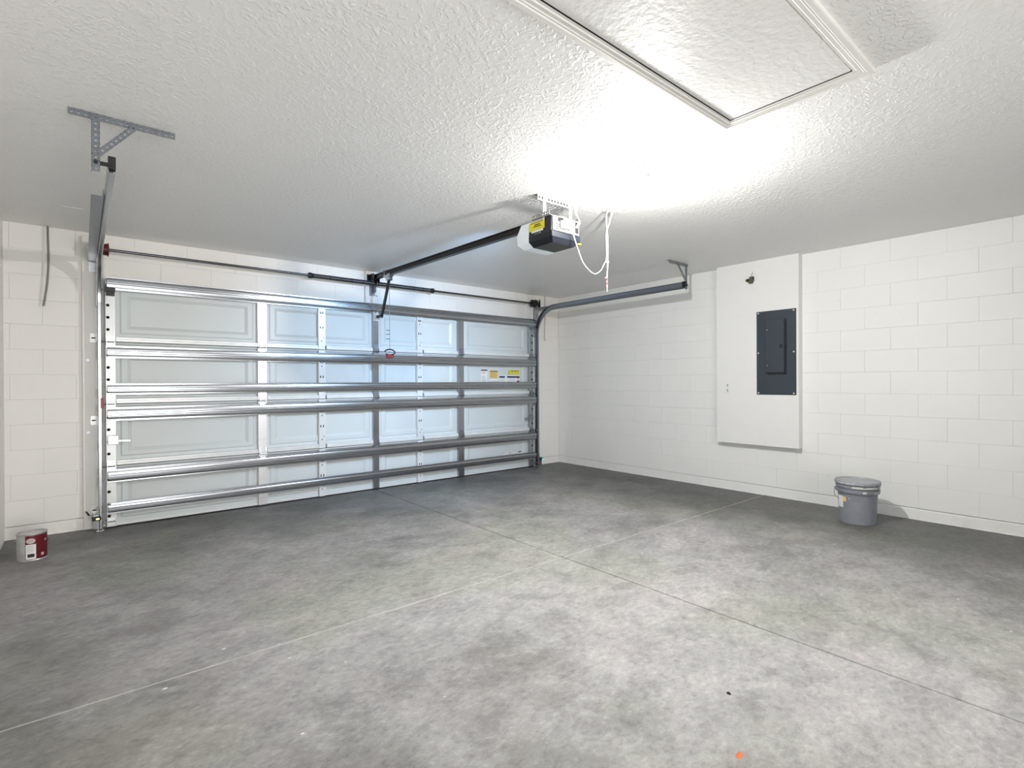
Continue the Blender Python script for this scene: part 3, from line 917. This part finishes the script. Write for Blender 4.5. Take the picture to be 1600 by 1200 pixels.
# sticker on the side
mb = MB(); xs_ = OX0 - 0.0045
mb.box(xs_ - 0.001, xs_, OY1 - 0.165, OY1 - 0.004, OZ0 + 0.105, OZ0 + 0.165)
mb.cur = 1; mb.box(xs_ - 0.001, xs_, OY1 - 0.165, OY1 - 0.004, OZ0 + 0.165, OZ0 + 0.177); mb.box(xs_ - 0.001, xs_, OY1 - 0.15, OY1 - 0.03, OZ0 + 0.092, OZ0 + 0.105)
mb.cur = 2
mb.box(xs_ - 0.0015, xs_ - 0.001, OY1 - 0.13, OY1 - 0.05, OZ0 + 0.128, OZ0 + 0.134); mb.box(xs_ - 0.0015, xs_ - 0.001, OY1 - 0.12, OY1 - 0.06, OZ0 + 0.140, OZ0 + 0.147)
mb.box(xs_ - 0.0015, xs_ - 0.001, OY1 - 0.15, OY1 - 0.02, OZ0 + 0.158, OZ0 + 0.162); mb.box(xs_ - 0.0015, xs_ - 0.001, OY1 - 0.155, OY1 - 0.02, OZ0 + 0.169, OZ0 + 0.172)
mb.cur = 3; mb.box(xs_ - 0.001, xs_, OY1 - 0.12, OY1 - 0.06, OZ0 + 0.080, OZ0 + 0.083); mb.box(xs_ - 0.001, xs_, OY1 - 0.125, OY1 - 0.117, OZ0 + 0.078, OZ0 + 0.088)
mb.build('warning_label', ['print_yellow', 'paper_white', 'print_black', 'print_grey'], mu, smooth=False)['label'] = 'yellow and white warning label'
mb = MB(); mb.box(OX1 - 0.02, OX1 + 0.02, OY0 + 0.005, OY0 + 0.05, OZ0 + 0.018, OZ0 + 0.026)
mb.build('hanging_tab', 'print_yellow', mu)['label'] = 'small yellow tab'
# hanging straps
mb = MB(); mb.perf((-3.29, -3.11, H - 0.022), (1, 0, 0), (0, 0, 1), 0.395, 0.040, pitch=0.0304, hole=0.009)
mb.box(-3.29, -2.895, -3.108, -3.075, H - 0.003, H - 0.0005)
mb.build('ceiling_strap', 'perforated_light', mu)
for x in (-3.228, -2.972):
    mb = MB(); mb.perf((x, -3.114, OZ1), (0, 0, 1), (1, 0, 0), H - 0.02 - OZ1, 0.032, pitch=0.026, hole=0.0055)
    mb.build('drop_strap', 'perforated_light', mu)
for x0, x1 in ((OX0 - 0.01, OX0 + 0.03), (OX1 - 0.03, OX1 + 0.01)):
    mb = MB(); mb.perf((x0 + 0.02, -3.18, OZ1 + 0.004), (0, 1, 0), (1, 0, 0), 0.18, 0.034)
    mb.perf((x0 if x0 < -3.1 else x1, -3.18, OZ1 + 0.016), (0, 1, 0), (0, 0, 1), 0.18, 0.028)
    mb.build('mounting_angle', 'perforated_light', mu)
mb = MB()
mb.tube([(OX1 - 0.03, yb_ - 0.012, OZ0 + 0.13), (OX1 - 0.015, yb_ - 0.03, OZ0 + 0.16), (OX1 + 0.02, -3.16, 2.44), (OX1 + 0.03, -3.13, 2.50), (OX1 + 0.03, -3.11, 2.533)], 0.0035, 6)
mb.tube([(OX1 - 0.04, yb_ - 0.012, OZ0 + 0.13), (OX1 - 0.02, yb_ - 0.028, OZ0 + 0.18), (OX1 + 0.008, -3.16, 2.44), (OX1 + 0.020, -3.13, 2.50), (OX1 + 0.015, -3.11, 2.533)], 0.003, 6)
mb.build('bell_wire', 'cord_white', mu)

# ------------------------------------------------------------------ ceiling outlet, power cord, loose cable
co = thing('ceiling_outlet', 'small white outlet plate on ceiling beside the opener motor', 'outlet', (-2.595, -3.19, H))
mb = MB(); mb.bbox(-2.655, -2.535, -3.228, -3.152, H - 0.006, H - 0.0005, 0.002)
mb.build('cover_plate', 'white_gloss', co)
mb = MB(); mb.bbox(-2.612, -2.578, -3.205, -3.175, H - 0.008, H - 0.006, 0.001)
mb.build('socket', 'cord_white', co)
def smoothpath(pts, n=6):
    P = [Vector(p) for p in pts]; P = [P[0] * 2 - P[1]] + P + [P[-1] * 2 - P[-2]]
    out = []
    for i in range(1, len(P) - 2):
        for k in range(n):
            t = k / n; a, b_, c, d = P[i - 1:i + 3]
            out.append(0.5 * ((2 * b_) + (c - a) * t + (2 * a - 5 * b_ + 4 * c - d) * t * t + (3 * b_ - a - 3 * c + d) * t ** 3))
    out.append(P[-2]); return out
pc = thing('power_cord', 'pale power cord looping from ceiling outlet to the opener motor', 'cord', (-2.595, -3.19, H))
mb = MB(); mb.tube([(-2.60, -3.19, H - 0.008), (-2.60, -3.19, H - 0.030), (-2.605, -3.19, H - 0.045)], [0.012, 0.012, 0.006], 10)
mb.build('plug', 'cord_grey', pc)
mb = MB(); mb.tube(smoothpath([(-2.605, -3.19, 2.50), (-2.625, -3.19, 2.44), (-2.665, -3.195, 2.37), (-2.672, -3.2, 2.28), (-2.672, -3.2, 2.17), (-2.70, -3.2, 2.12), (-2.75, -3.205, 2.06), (-2.82, -3.21, 2.03),
                              (-2.89, -3.215, 2.05), (-2.96, -3.22, 2.10), (-3.03, -3.23, 2.20), (-3.075, -3.23, 2.29), (-3.12, -3.22, 2.37), (-3.16, -3.19, 2.385)]), 0.0036, 8)
mb.build('cable', 'cord_white', pc)
lc = thing('loose_cable', 'white loose cable hanging from ceiling with bare wire ends', 'cable', (-2.67, -3.19, H))
mb = MB(); mb.tube(smoothpath([(-2.668, -3.215, H - 0.001), (-2.690, -3.215, 2.47), (-2.675, -3.208, 2.38), (-2.662, -3.205, 2.27), (-2.664, -3.205, 2.17), (-2.668, -3.205, 2.10), (-2.675, -3.205, 2.02)]), 0.0045, 8)
mb.build('jacket', 'cord_white', lc)
for mt, pts in (('cord_white', [(-2.675, -3.205, 2.02), (-2.672, -3.204, 1.97), (-2.675, -3.204, 1.915)]),
                ('dark_red', [(-2.676, -3.207, 2.01), (-2.687, -3.21, 1.985), (-2.684, -3.21, 1.965), (-2.690, -3.21, 1.95)]),
                ('print_black', [(-2.676, -3.207, 1.985), (-2.690, -3.212, 1.94), (-2.690, -3.212, 1.915)]),
                ('cord_white', [(-2.676, -3.207, 2.015), (-2.69, -3.21, 2.02), (-2.702, -3.21, 2.012)])):
    mb = MB(); mb.tube(smoothpath(pts, 3), 0.0034, 6); mb.build('conductor', mt, lc)
mb = MB(); mb.tube([(-2.668, -3.206, 2.145), (-2.668, -3.206, 2.13)], 0.011, 8); mb.build('cable_tie', 'cord_white', lc)

# ------------------------------------------------------------------ bare bulb in a porcelain holder
lp = thing('ceiling_lamp', 'bare lit bulb in a white porcelain holder on ceiling', 'lamp', (BULB.x, BULB.y, H))
mb = MB(); mb.lathe([(0.0001, H - 0.001), (0.058, H - 0.001), (0.056, H - 0.010), (0.030, H - 0.018), (0.024, H - 0.040), (0.020, H - 0.045), (0.0001, H - 0.045)], (BULB.x, BULB.y, 0), 32)
mb.build('lampholder', 'white_gloss', lp)
mb = MB(); mb.lathe([(0.013, H - 0.044), (0.0135, H - 0.055), (0.012, H - 0.057), (0.0135, H - 0.060), (0.012, H - 0.063), (0.013, H - 0.068)], (BULB.x, BULB.y, 0), 20)
mb.build('bulb_base', 'tin', lp)
zb = H - 0.066
mb = MB(); mb.lathe([(0.0135, zb), (0.016, zb - 0.008), (0.0235, zb - 0.036), (0.0245, zb - 0.040)], (BULB.x, BULB.y, 0), 24)
mb.build('bulb_collar', 'white_gloss', lp)
mb = MB(); mb.lathe([(0.0245, zb - 0.040), (0.025, zb - 0.050), (0.0235, zb - 0.061), (0.019, zb - 0.070), (0.011, zb - 0.076), (0.0001, zb - 0.078)], (BULB.x, BULB.y, 0), 24)
mb.build('bulb', 'bulb_glass', lp)

# ------------------------------------------------------------------ attic hatch
ah = thing('attic_hatch', 'white attic hatch panel framed by stepped moulding on ceiling', 'hatch', (-3.9, -4.72, H))
hx0, hx1, hy0, hy1 = -4.78, -3.165, -5.05, -4.392
W = 0.062
mb = MB(); mb.box(hx0 + W + 0.006, hx1 - W - 0.006, hy0 + W + 0.006, hy1 - W - 0.006, H - 0.006, H - 0.0005)
mb.build('hatch_panel', 'hatch_board', ah)
mb = MB(); mb.box(hx0 + W, hx1 - W, hy1 - W - 0.0055, hy1 - W - 0.0005, H - 0.0075, H - 0.0005); mb.box(hx1 - W - 0.0055, hx1 - W - 0.0005, hy0 + W, hy1 - W - 0.0056, H - 0.0075, H - 0.0005)
mb.build('panel_gap', 'hole_black', ah)
# casing: (distance from outer edge, drop below ceiling)
cp = [(0, 0.0), (0, 0.017), (0.004, 0.019), (0.020, 0.019), (0.023, 0.015), (0.030, 0.015), (0.033, 0.012), (0.048, 0.012), (0.052, 0.008), (W, 0.008), (W, 0.0)]
def ring(d): return [(hx0 + d, hy0 + d), (hx1 - d, hy0 + d), (hx1 - d, hy1 - d), (hx0 + d, hy1 - d)]
for k in range(4):
    mb = MB(); vs = []
    for (d, z) in cp:
        r_ = ring(d); vs += [(*r_[k], H - z), (*r_[(k + 1) % 4], H - z)]
    n = len(cp)
    fs = [(2 * i, 2 * i + 1, 2 * i + 3, 2 * i + 2) for i in range(n - 1)] + [tuple(2 * i for i in range(n)), tuple(2 * i + 1 for i in range(n))]
    mb.add(vs, fs)
    mb.build('casing', 'trim_paint', ah, smooth=False)

# ------------------------------------------------------------------ electrical chase, breaker panel
CX = -0.092
mb = MB(); mb.bbox(CX, 0.0, -3.548, -2.662, 0.545, H + 0.002, 0.002)
ch = struct(mb.build('trim_5', 'drywall'), 'white drywall chase boxed out from the right wall', 'chase')
bp_ = thing('breaker_panel', 'dark grey electrical breaker panel set in the white chase', 'electrical panel', (CX, -3.32, 1.09))
mb = MB(); mb.bbox(CX - 0.006, CX + 0.01, -3.525, -3.122, 1.094, 1.984, 0.0015)
mb.build('cover', 'panel_grey', bp_)
mb = MB(); mb.bbox(CX - 0.028, CX - 0.006, -3.414, -3.222, 1.328, 1.892, 0.003)
dr = mb.build('panel_door', 'panel_grey', bp_)
mb = MB(); mb.box(CX - 0.012, CX - 0.0058, -3.434, -3.414, 1.306, 1.880); mb.box(CX - 0.012, CX - 0.0058, -3.414, -3.240, 1.306, 1.328); mb.build('door_gap_shadow', 'black_plastic', bp_)  # black strips paint in the shadowed gap right of and below the door
mb = MB(); mb.bbox(CX - 0.034, CX - 0.028, -3.398, -3.368, 1.585, 1.625, 0.002); mb.cyl((CX - 0.028, -3.425, 1.605), (CX - 0.012, -3.425, 1.605), 0.010, 10)
mb.build('latch', 'black_plastic', dr)
for z in (1.405, 1.78):
    mb = MB(); mb.cyl((CX - 0.028, -3.243, z), (CX - 0.030, -3.243, z), 0.005, 8); mb.build('rivet', 'white_steel' if z > 1.6 else 'print_grey', dr)
for y in (-3.503, -3.143):
    for z in (1.112, 1.54, 1.966):
        mb = MB(); mb.cyl((CX - 0.006, y, z), (CX - 0.011, y, z), 0.008, 10); mb.build('screw', 'white_steel', bp_)

gc = thing('wire_clamp', 'small dark grounding clamp with copper wire above the breaker panel', 'clamp', (CX, -3.06, 2.33))
mb = MB(); mb.bbox(CX - 0.035, CX + 0.002, -3.095, -3.055, 2.335, 2.372, 0.004); mb.bbox(CX - 0.03, CX + 0.002, -3.085, -3.045, 2.30, 2.332, 0.004)
mb.add([(CX - 0.036, -3.095, 2.372), (CX - 0.036, -3.05, 2.335), (CX - 0.036, -3.095, 2.318), (CX, -3.095, 2.372), (CX, -3.05, 2.335), (CX, -3.095, 2.318)], [(0, 1, 2), (3, 5, 4), (0, 3, 4, 1), (1, 4, 5, 2), (0, 2, 5, 3)])
mb.build('clamp_body', 'connector_green', gc)
mb = MB(); mb.cyl((CX - 0.016, -3.055, 2.338), (CX - 0.016, -3.025, 2.338), 0.017, 10); mb.build('lug', 'black_metal', gc)
mb = MB(); mb.tube([(CX - 0.016, -3.028, 2.338), (CX - 0.018, -3.012, 2.34)], 0.014, 8); mb.build('copper_end', 'copper', gc)
mb = MB(); mb.tube(smoothpath([(CX - 0.018, -3.065, 2.37), (CX - 0.020, -3.08, 2.395), (CX - 0.018, -3.085, 2.415), (CX - 0.015, -3.083, 2.425)], 3), 0.002, 5); mb.build('wire', 'cord_grey', gc)
ws = thing('wall_outlet', 'small white outlet plate low on left side of the chase', 'outlet', (CX, -2.79, 1.165))
mb = MB(); mb.bbox(CX - 0.005, CX + 0.001, -2.826, -2.757, 1.108, 1.222, 0.002); mb.build('cover_plate', 'white_gloss', ws)
mb = MB(); mb.bbox(CX - 0.007, CX - 0.005, -2.800, -2.785, 1.120, 1.152, 0.0005); mb.build('socket', 'print_grey', ws); mb = MB(); mb.bbox(CX - 0.007, CX - 0.005, -2.800, -2.785, 1.178, 1.208, 0.0005); mb.build('socket', 'print_grey', ws)

# ------------------------------------------------------------------ photo-eye sensors
def sensor(label, xs, side, led):
    th = thing('photo_sensor', label, 'sensor', (xs, -0.15, 0.11))
    mb = MB(); mb.bbox(xs - 0.030, xs + 0.030, -0.185, -0.140, 0.092, 0.130, 0.006); mb.build('sensor_body', 'black_plastic', th)
    mb = MB()
    if side < 0: mb.bbox(xs - 0.005, xs + 0.018, -0.190, -0.176, 0.102, 0.116, 0.004)
    else: mb.bbox(xs - 0.004, xs + 0.024, -0.192, -0.176, 0.097, 0.120, 0.004)
    mb.build('indicator', led, th)
    mb = MB(); mb.box(xs - 0.022, xs + 0.022, -0.150, -0.147, 0.02, 0.10); mb.box(xs - 0.022, xs + 0.022, -0.147, -0.04, 0.135, 0.138); mb.box(xs - 0.022, xs + 0.022, -0.150, -0.147, 0.10, 0.138)
    mb.build('sensor_bracket', 'galvanized', th)
    mb = MB()
    if side < 0: mb.tube(smoothpath([(xs - 0.03, -0.16, 0.11), (xs - 0.05, -0.12, 0.13), (xs - 0.068, -0.05, 0.155), (xs - 0.08, -0.042, 0.16)], 4), 0.0025, 6)
    else: mb.tube(smoothpath([(xs + 0.0, -0.15, 0.09), (xs + 0.005, -0.12, 0.04), (xs + 0.02, -0.06, 0.012), (xs + 0.04, -0.03, 0.012)], 4), 0.003, 6)
    mb.build('lead', 'cord_white', th)
    if side < 0:
        mb = MB(); mb.tube([(xs - 0.048, -0.12, 0.134), (xs - 0.066, -0.055, 0.156)], 0.006, 6); mb.build('splice', 'rubber', th)
sensor('black photo-eye sensor with yellow light at foot of left track', -5.622, -1, 'led_yellow')
sensor('black photo-eye sensor with green light at foot of right track', -0.528, 1, 'led_green')

# ------------------------------------------------------------------ cables hanging on the door wall
mb = MB(); mb.tube(smoothpath([(-5.920, -0.035, H - 0.002), (-5.918, -0.04, 2.40), (-5.916, -0.045, 2.25), (-5.924, -0.045, 2.08), (-5.938, -0.04, 1.96), (-5.948, -0.035, 1.88)]), 0.0075, 8)
wl = tag(mb.build('hanging_cable', 'cable_jacket'), 'grey cable hanging from ceiling against the wall left of door', 'cable')
mb = MB(); mb.tube(smoothpath([(-0.332, -0.05, H - 0.002), (-0.332, -0.055, 2.3), (-0.345, -0.06, 2.1), (-0.352, -0.06, 1.93), (-0.352, -0.062, 1.89), (-0.335, -0.062, 1.86)]), 0.0045, 8)
tag(mb.build('hanging_cable', 'cable_beige'), 'thin beige cable hanging from ceiling beside the right door track', 'cable')

# ------------------------------------------------------------------ paint can
cx, cy, cr, chh = -5.992, -0.715, 0.0835, 0.190
pcn = thing('paint_can', 'gallon paint can with red and white label by left wall', 'paint can', (cx, cy, 0))
mb = MB(); mb.lathe([(0.0001, 0.002), (cr - 0.004, 0.002), (cr, 0.0), (cr + 0.0015, 0.004), (cr - 0.001, 0.008), (cr - 0.002, 0.012), (cr - 0.002, chh - 0.010), (cr + 0.0015, chh - 0.006), (cr + 0.0015, chh),
                     (cr - 0.004, chh), (cr - 0.007, chh - 0.005)], (cx, cy, 0), 48)
mb.build('can_body', 'tin', pcn)
mb = MB(); mb.lathe([(cr - 0.007, chh - 0.005), (cr - 0.012, chh - 0.001), (cr - 0.017, chh - 0.006), (0.0001, chh - 0.006)], (cx, cy, 0), 48)
mb.build('lid', 'tin', pcn)
def patch(mb, a0, a1, z0, z1, r):
    n = max(2, int((a1 - a0) / 6))
    mb.lathe([(r, z0), (r, z1)], (cx, cy, 0), n, 'z', R(a0), R(a1))
mb = MB(); patch(mb, -112, 40, 0.010, chh - 0.012, cr - 0.0013); lab = mb.build('label_wrap', 'red_label', pcn); lab['label'] = 'dark red paper label'
mb = MB(); patch(mb, -110, -72, 0.014, 0.118, cr - 0.0008)
mb.cur = 1; patch(mb, -103, -78, 0.028, 0.052, cr - 0.0004)
mb.cur = 2
for z in (0.066, 0.076, 0.086, 0.096, 0.106): patch(mb, -106, -80, z, z + 0.003, cr - 0.0004)
mb.build('info_box', ['paper_white', 'print_black', 'print_grey'], lab)
mb = MB()
n = 20; vs = [(0, 0)] + [(math.cos(2 * PI * i / n), math.sin(2 * PI * i / n)) for i in range(n)]
P = []
for (a, b_) in vs:
    an = R(-91 + a * 17); P.append((cx + (cr + 0.0012) * math.cos(an), cy + (cr + 0.0012) * math.sin(an), 0.142 + b_ * 0.019))
mb.add(P, [(0, 1 + i, 1 + (i + 1) % n) for i in range(n)])
mb.build('oval_mark', 'pink_grey', lab)
mb = MB(); P = []
for (a, z) in ((-38, 0.128), (-22, 0.130), (-27, 0.146)):
    an = R(a); P.append((cx + (cr - 0.0006) * math.cos(an), cy + (cr - 0.0006) * math.sin(an), z))
mb.add(P, [(0, 1, 2)]); mb.build('triangle_mark', 'pink_grey', lab); mb = MB(); patch(mb, -52, -38, 0.030, 0.048, cr - 0.0008)
mb.build('small_print', 'pink_grey', lab)
mb = MB()
mb.tube([(cx - cr - 0.002, cy, 0.135), (cx - cr - 0.006, cy, 0.135)], 0.008, 10); mb.tube([(cx + cr + 0.002, cy, 0.135), (cx + cr + 0.006, cy, 0.135)], 0.008, 10)
mb.tube([(cx + (cr + 0.004) * math.cos(a), cy + (cr + 0.004) * math.sin(a), 0.135 - 0.10 * math.sin(a)) for a in [R(x) for x in range(0, 181, 12)]], 0.0016, 5)
mb.build('wire_bail', 'galvanized', pcn)

# ------------------------------------------------------------------ bucket
bx, by = -0.478, -4.180
bk = thing('bucket', 'grey plastic bucket with paint-splashed lid beside right wall', 'bucket', (bx, by, 0))
mb = MB(); mb.lathe([(0.0001, 0.006), (0.128, 0.006), (0.133, 0.0), (0.137, 0.003), (0.148, 0.262), (0.149, 0.270)], (bx, by, 0), 56)
mb.lathe([(0.149, 0.268), (0.163, 0.268), (0.165, 0.272), (0.165, 0.296), (0.160, 0.298), (0.1515, 0.299), (0.1515, 0.309), (0.161, 0.309), (0.164, 0.312), (0.164, 0.332), (0.160, 0.335), (0.152, 0.336), (0.152, 0.350), (0.148, 0.350)], (bx, by, 0), 56)
mb.build('pail', 'bucket_grey', bk)
mb = MB(); mb.lathe([(0.152, 0.342), (0.170, 0.342), (0.172, 0.346), (0.171, 0.366), (0.166, 0.370), (0.160, 0.369), (0.156, 0.360), (0.0001, 0.360)], (bx, by, 0), 56)
for a in range(0, 360, 30):
    c, s_ = math.cos(R(a)), math.sin(R(a))
    mb.box(bx + c * 0.171 - 0.003, bx + c * 0.171 + 0.003, by + s_ * 0.171 - 0.003, by + s_ * 0.171 + 0.003, 0.340, 0.362)
mb.build('lid', 'lid_grey', bk)
# white paint smears on the ribs
mb = MB()
for (a0, a1, r_, z0, z1) in ((-178, -150, 0.1653, 0.313, 0.330), (-175, -120, 0.1652, 0.314, 0.324), (-140, -105, 0.1652, 0.316, 0.331), (-150, -140, 0.1655, 0.275, 0.292),
                             (-118, -100, 0.1655, 0.274, 0.284), (-95, -88, 0.1655, 0.276, 0.292), (140, 160, 0.1716, 0.347, 0.356), (165, 190, 0.1716, 0.346, 0.357)):
    mb.lathe([(r_, z0), (r_ + 0.0004, z1)], (bx, by, 0), 6, 'z', R(a0), R(a1))
o = mb.build('paint_smears', 'cord_white', bk); o['label'] = 'white paint smears on the rim ribs'
mb = MB()
# bail: wire handle hanging down on the camera-left side
ang0 = R(128)
def onr(a, r_, z): return (bx + r_ * math.cos(a), by + r_ * math.sin(a), z)
mb.tube(smoothpath([onr(R(112), 0.165, 0.288), onr(R(118), 0.176, 0.262), onr(R(128), 0.180, 0.232), onr(R(140), 0.172, 0.214), onr(R(152), 0.162, 0.205), onr(R(170), 0.157, 0.190), onr(R(188), 0.155, 0.176), onr(R(205), 0.1545, 0.176)], 4)[:14], 0.0022, 6)
mb.lathe([(0.0001, 0), (0.012, 0), (0.012, 0.006)], onr(R(112), 0.165, 0.288), 10, 'y')
mb.build('bail', 'galvanized_dark', bk)
mb = MB(); mb.lathe([(0.1432, 0.135), (0.1475, 0.235)], (bx, by, 0), 6, 'z', R(122), R(150))
mb.cur = 1; mb.lathe([(0.1460, 0.19), (0.1478, 0.232)], (bx, by, 0), 6, 'z', R(150), R(162))
mb.build('side_label', ['paper_white', 'print_orange'], bk)['label'] = 'worn white label'
mb = MB(); mb.lathe([(0.0001, 0), (0.005, 0), (0.005, 0.001)], (bx + 0.1475 * math.cos(R(172)), by + 0.1475 * math.sin(R(172)), 0.222), 8, 'x'); mb.build('paint_drop', 'cord_white', bk)

# ------------------------------------------------------------------ marks and crumbs on the floor
def blob(name, x, y, rx, ry, h, mat, label, cat, seed):
    rnd = random.Random(seed); mb = MB(); n = 12
    k = [rnd.uniform(0.7, 1.1) for _ in range(n)]
    base = [(x + rx * k[i] * math.cos(2 * PI * i / n), y + ry * k[i] * math.sin(2 * PI * i / n), 0.0002) for i in range(n)]
    top = [(x + (p[0] - x) * 0.85, y + (p[1] - y) * 0.85, h) for p in base]
    mb.add(base + top + [(x, y, h)], [(i, (i + 1) % n, n + (i + 1) % n, n + i) for i in range(n)] + [(n + i, n + (i + 1) % n, 2 * n) for i in range(n)])
    return tag(mb.build(name, mat), label, cat)
blob('orange_mark', -4.045, -4.905, 0.022, 0.012, 0.0012, 'orange_mark', 'small orange paint mark on floor near the viewer', 'mark', 1)
blob('dark_crumb', -3.748, -4.712, 0.006, 0.009, 0.006, 'rubber', 'tiny black crumb on floor behind the orange mark', 'debris', 2)
for i, (x, y, s_) in enumerate(((-5.21, -3.02, 0.010), (-5.46, -3.22, 0.012), (-5.00, -3.30, 0.008), (-4.82, -3.50, 0.007), (-5.12, -3.86, 0.008), (-3.62, -1.5, 0.010), (-4.3, -2.62, 0.009), (-4.62, -4.0, 0.006), (-1.9, -5.1, 0.010), (-2.2, -5.35, 0.008))):
    o = blob('paint_fleck', x, y, s_, s_ * 0.45, 0.001, 'paper_white', 'tiny white paint fleck dried on the concrete floor', 'fleck', 10 + i)
    o['group'] = 'white paint flecks on the floor'

for o in bpy.data.objects:
    if '_off' in o: del o['_off']
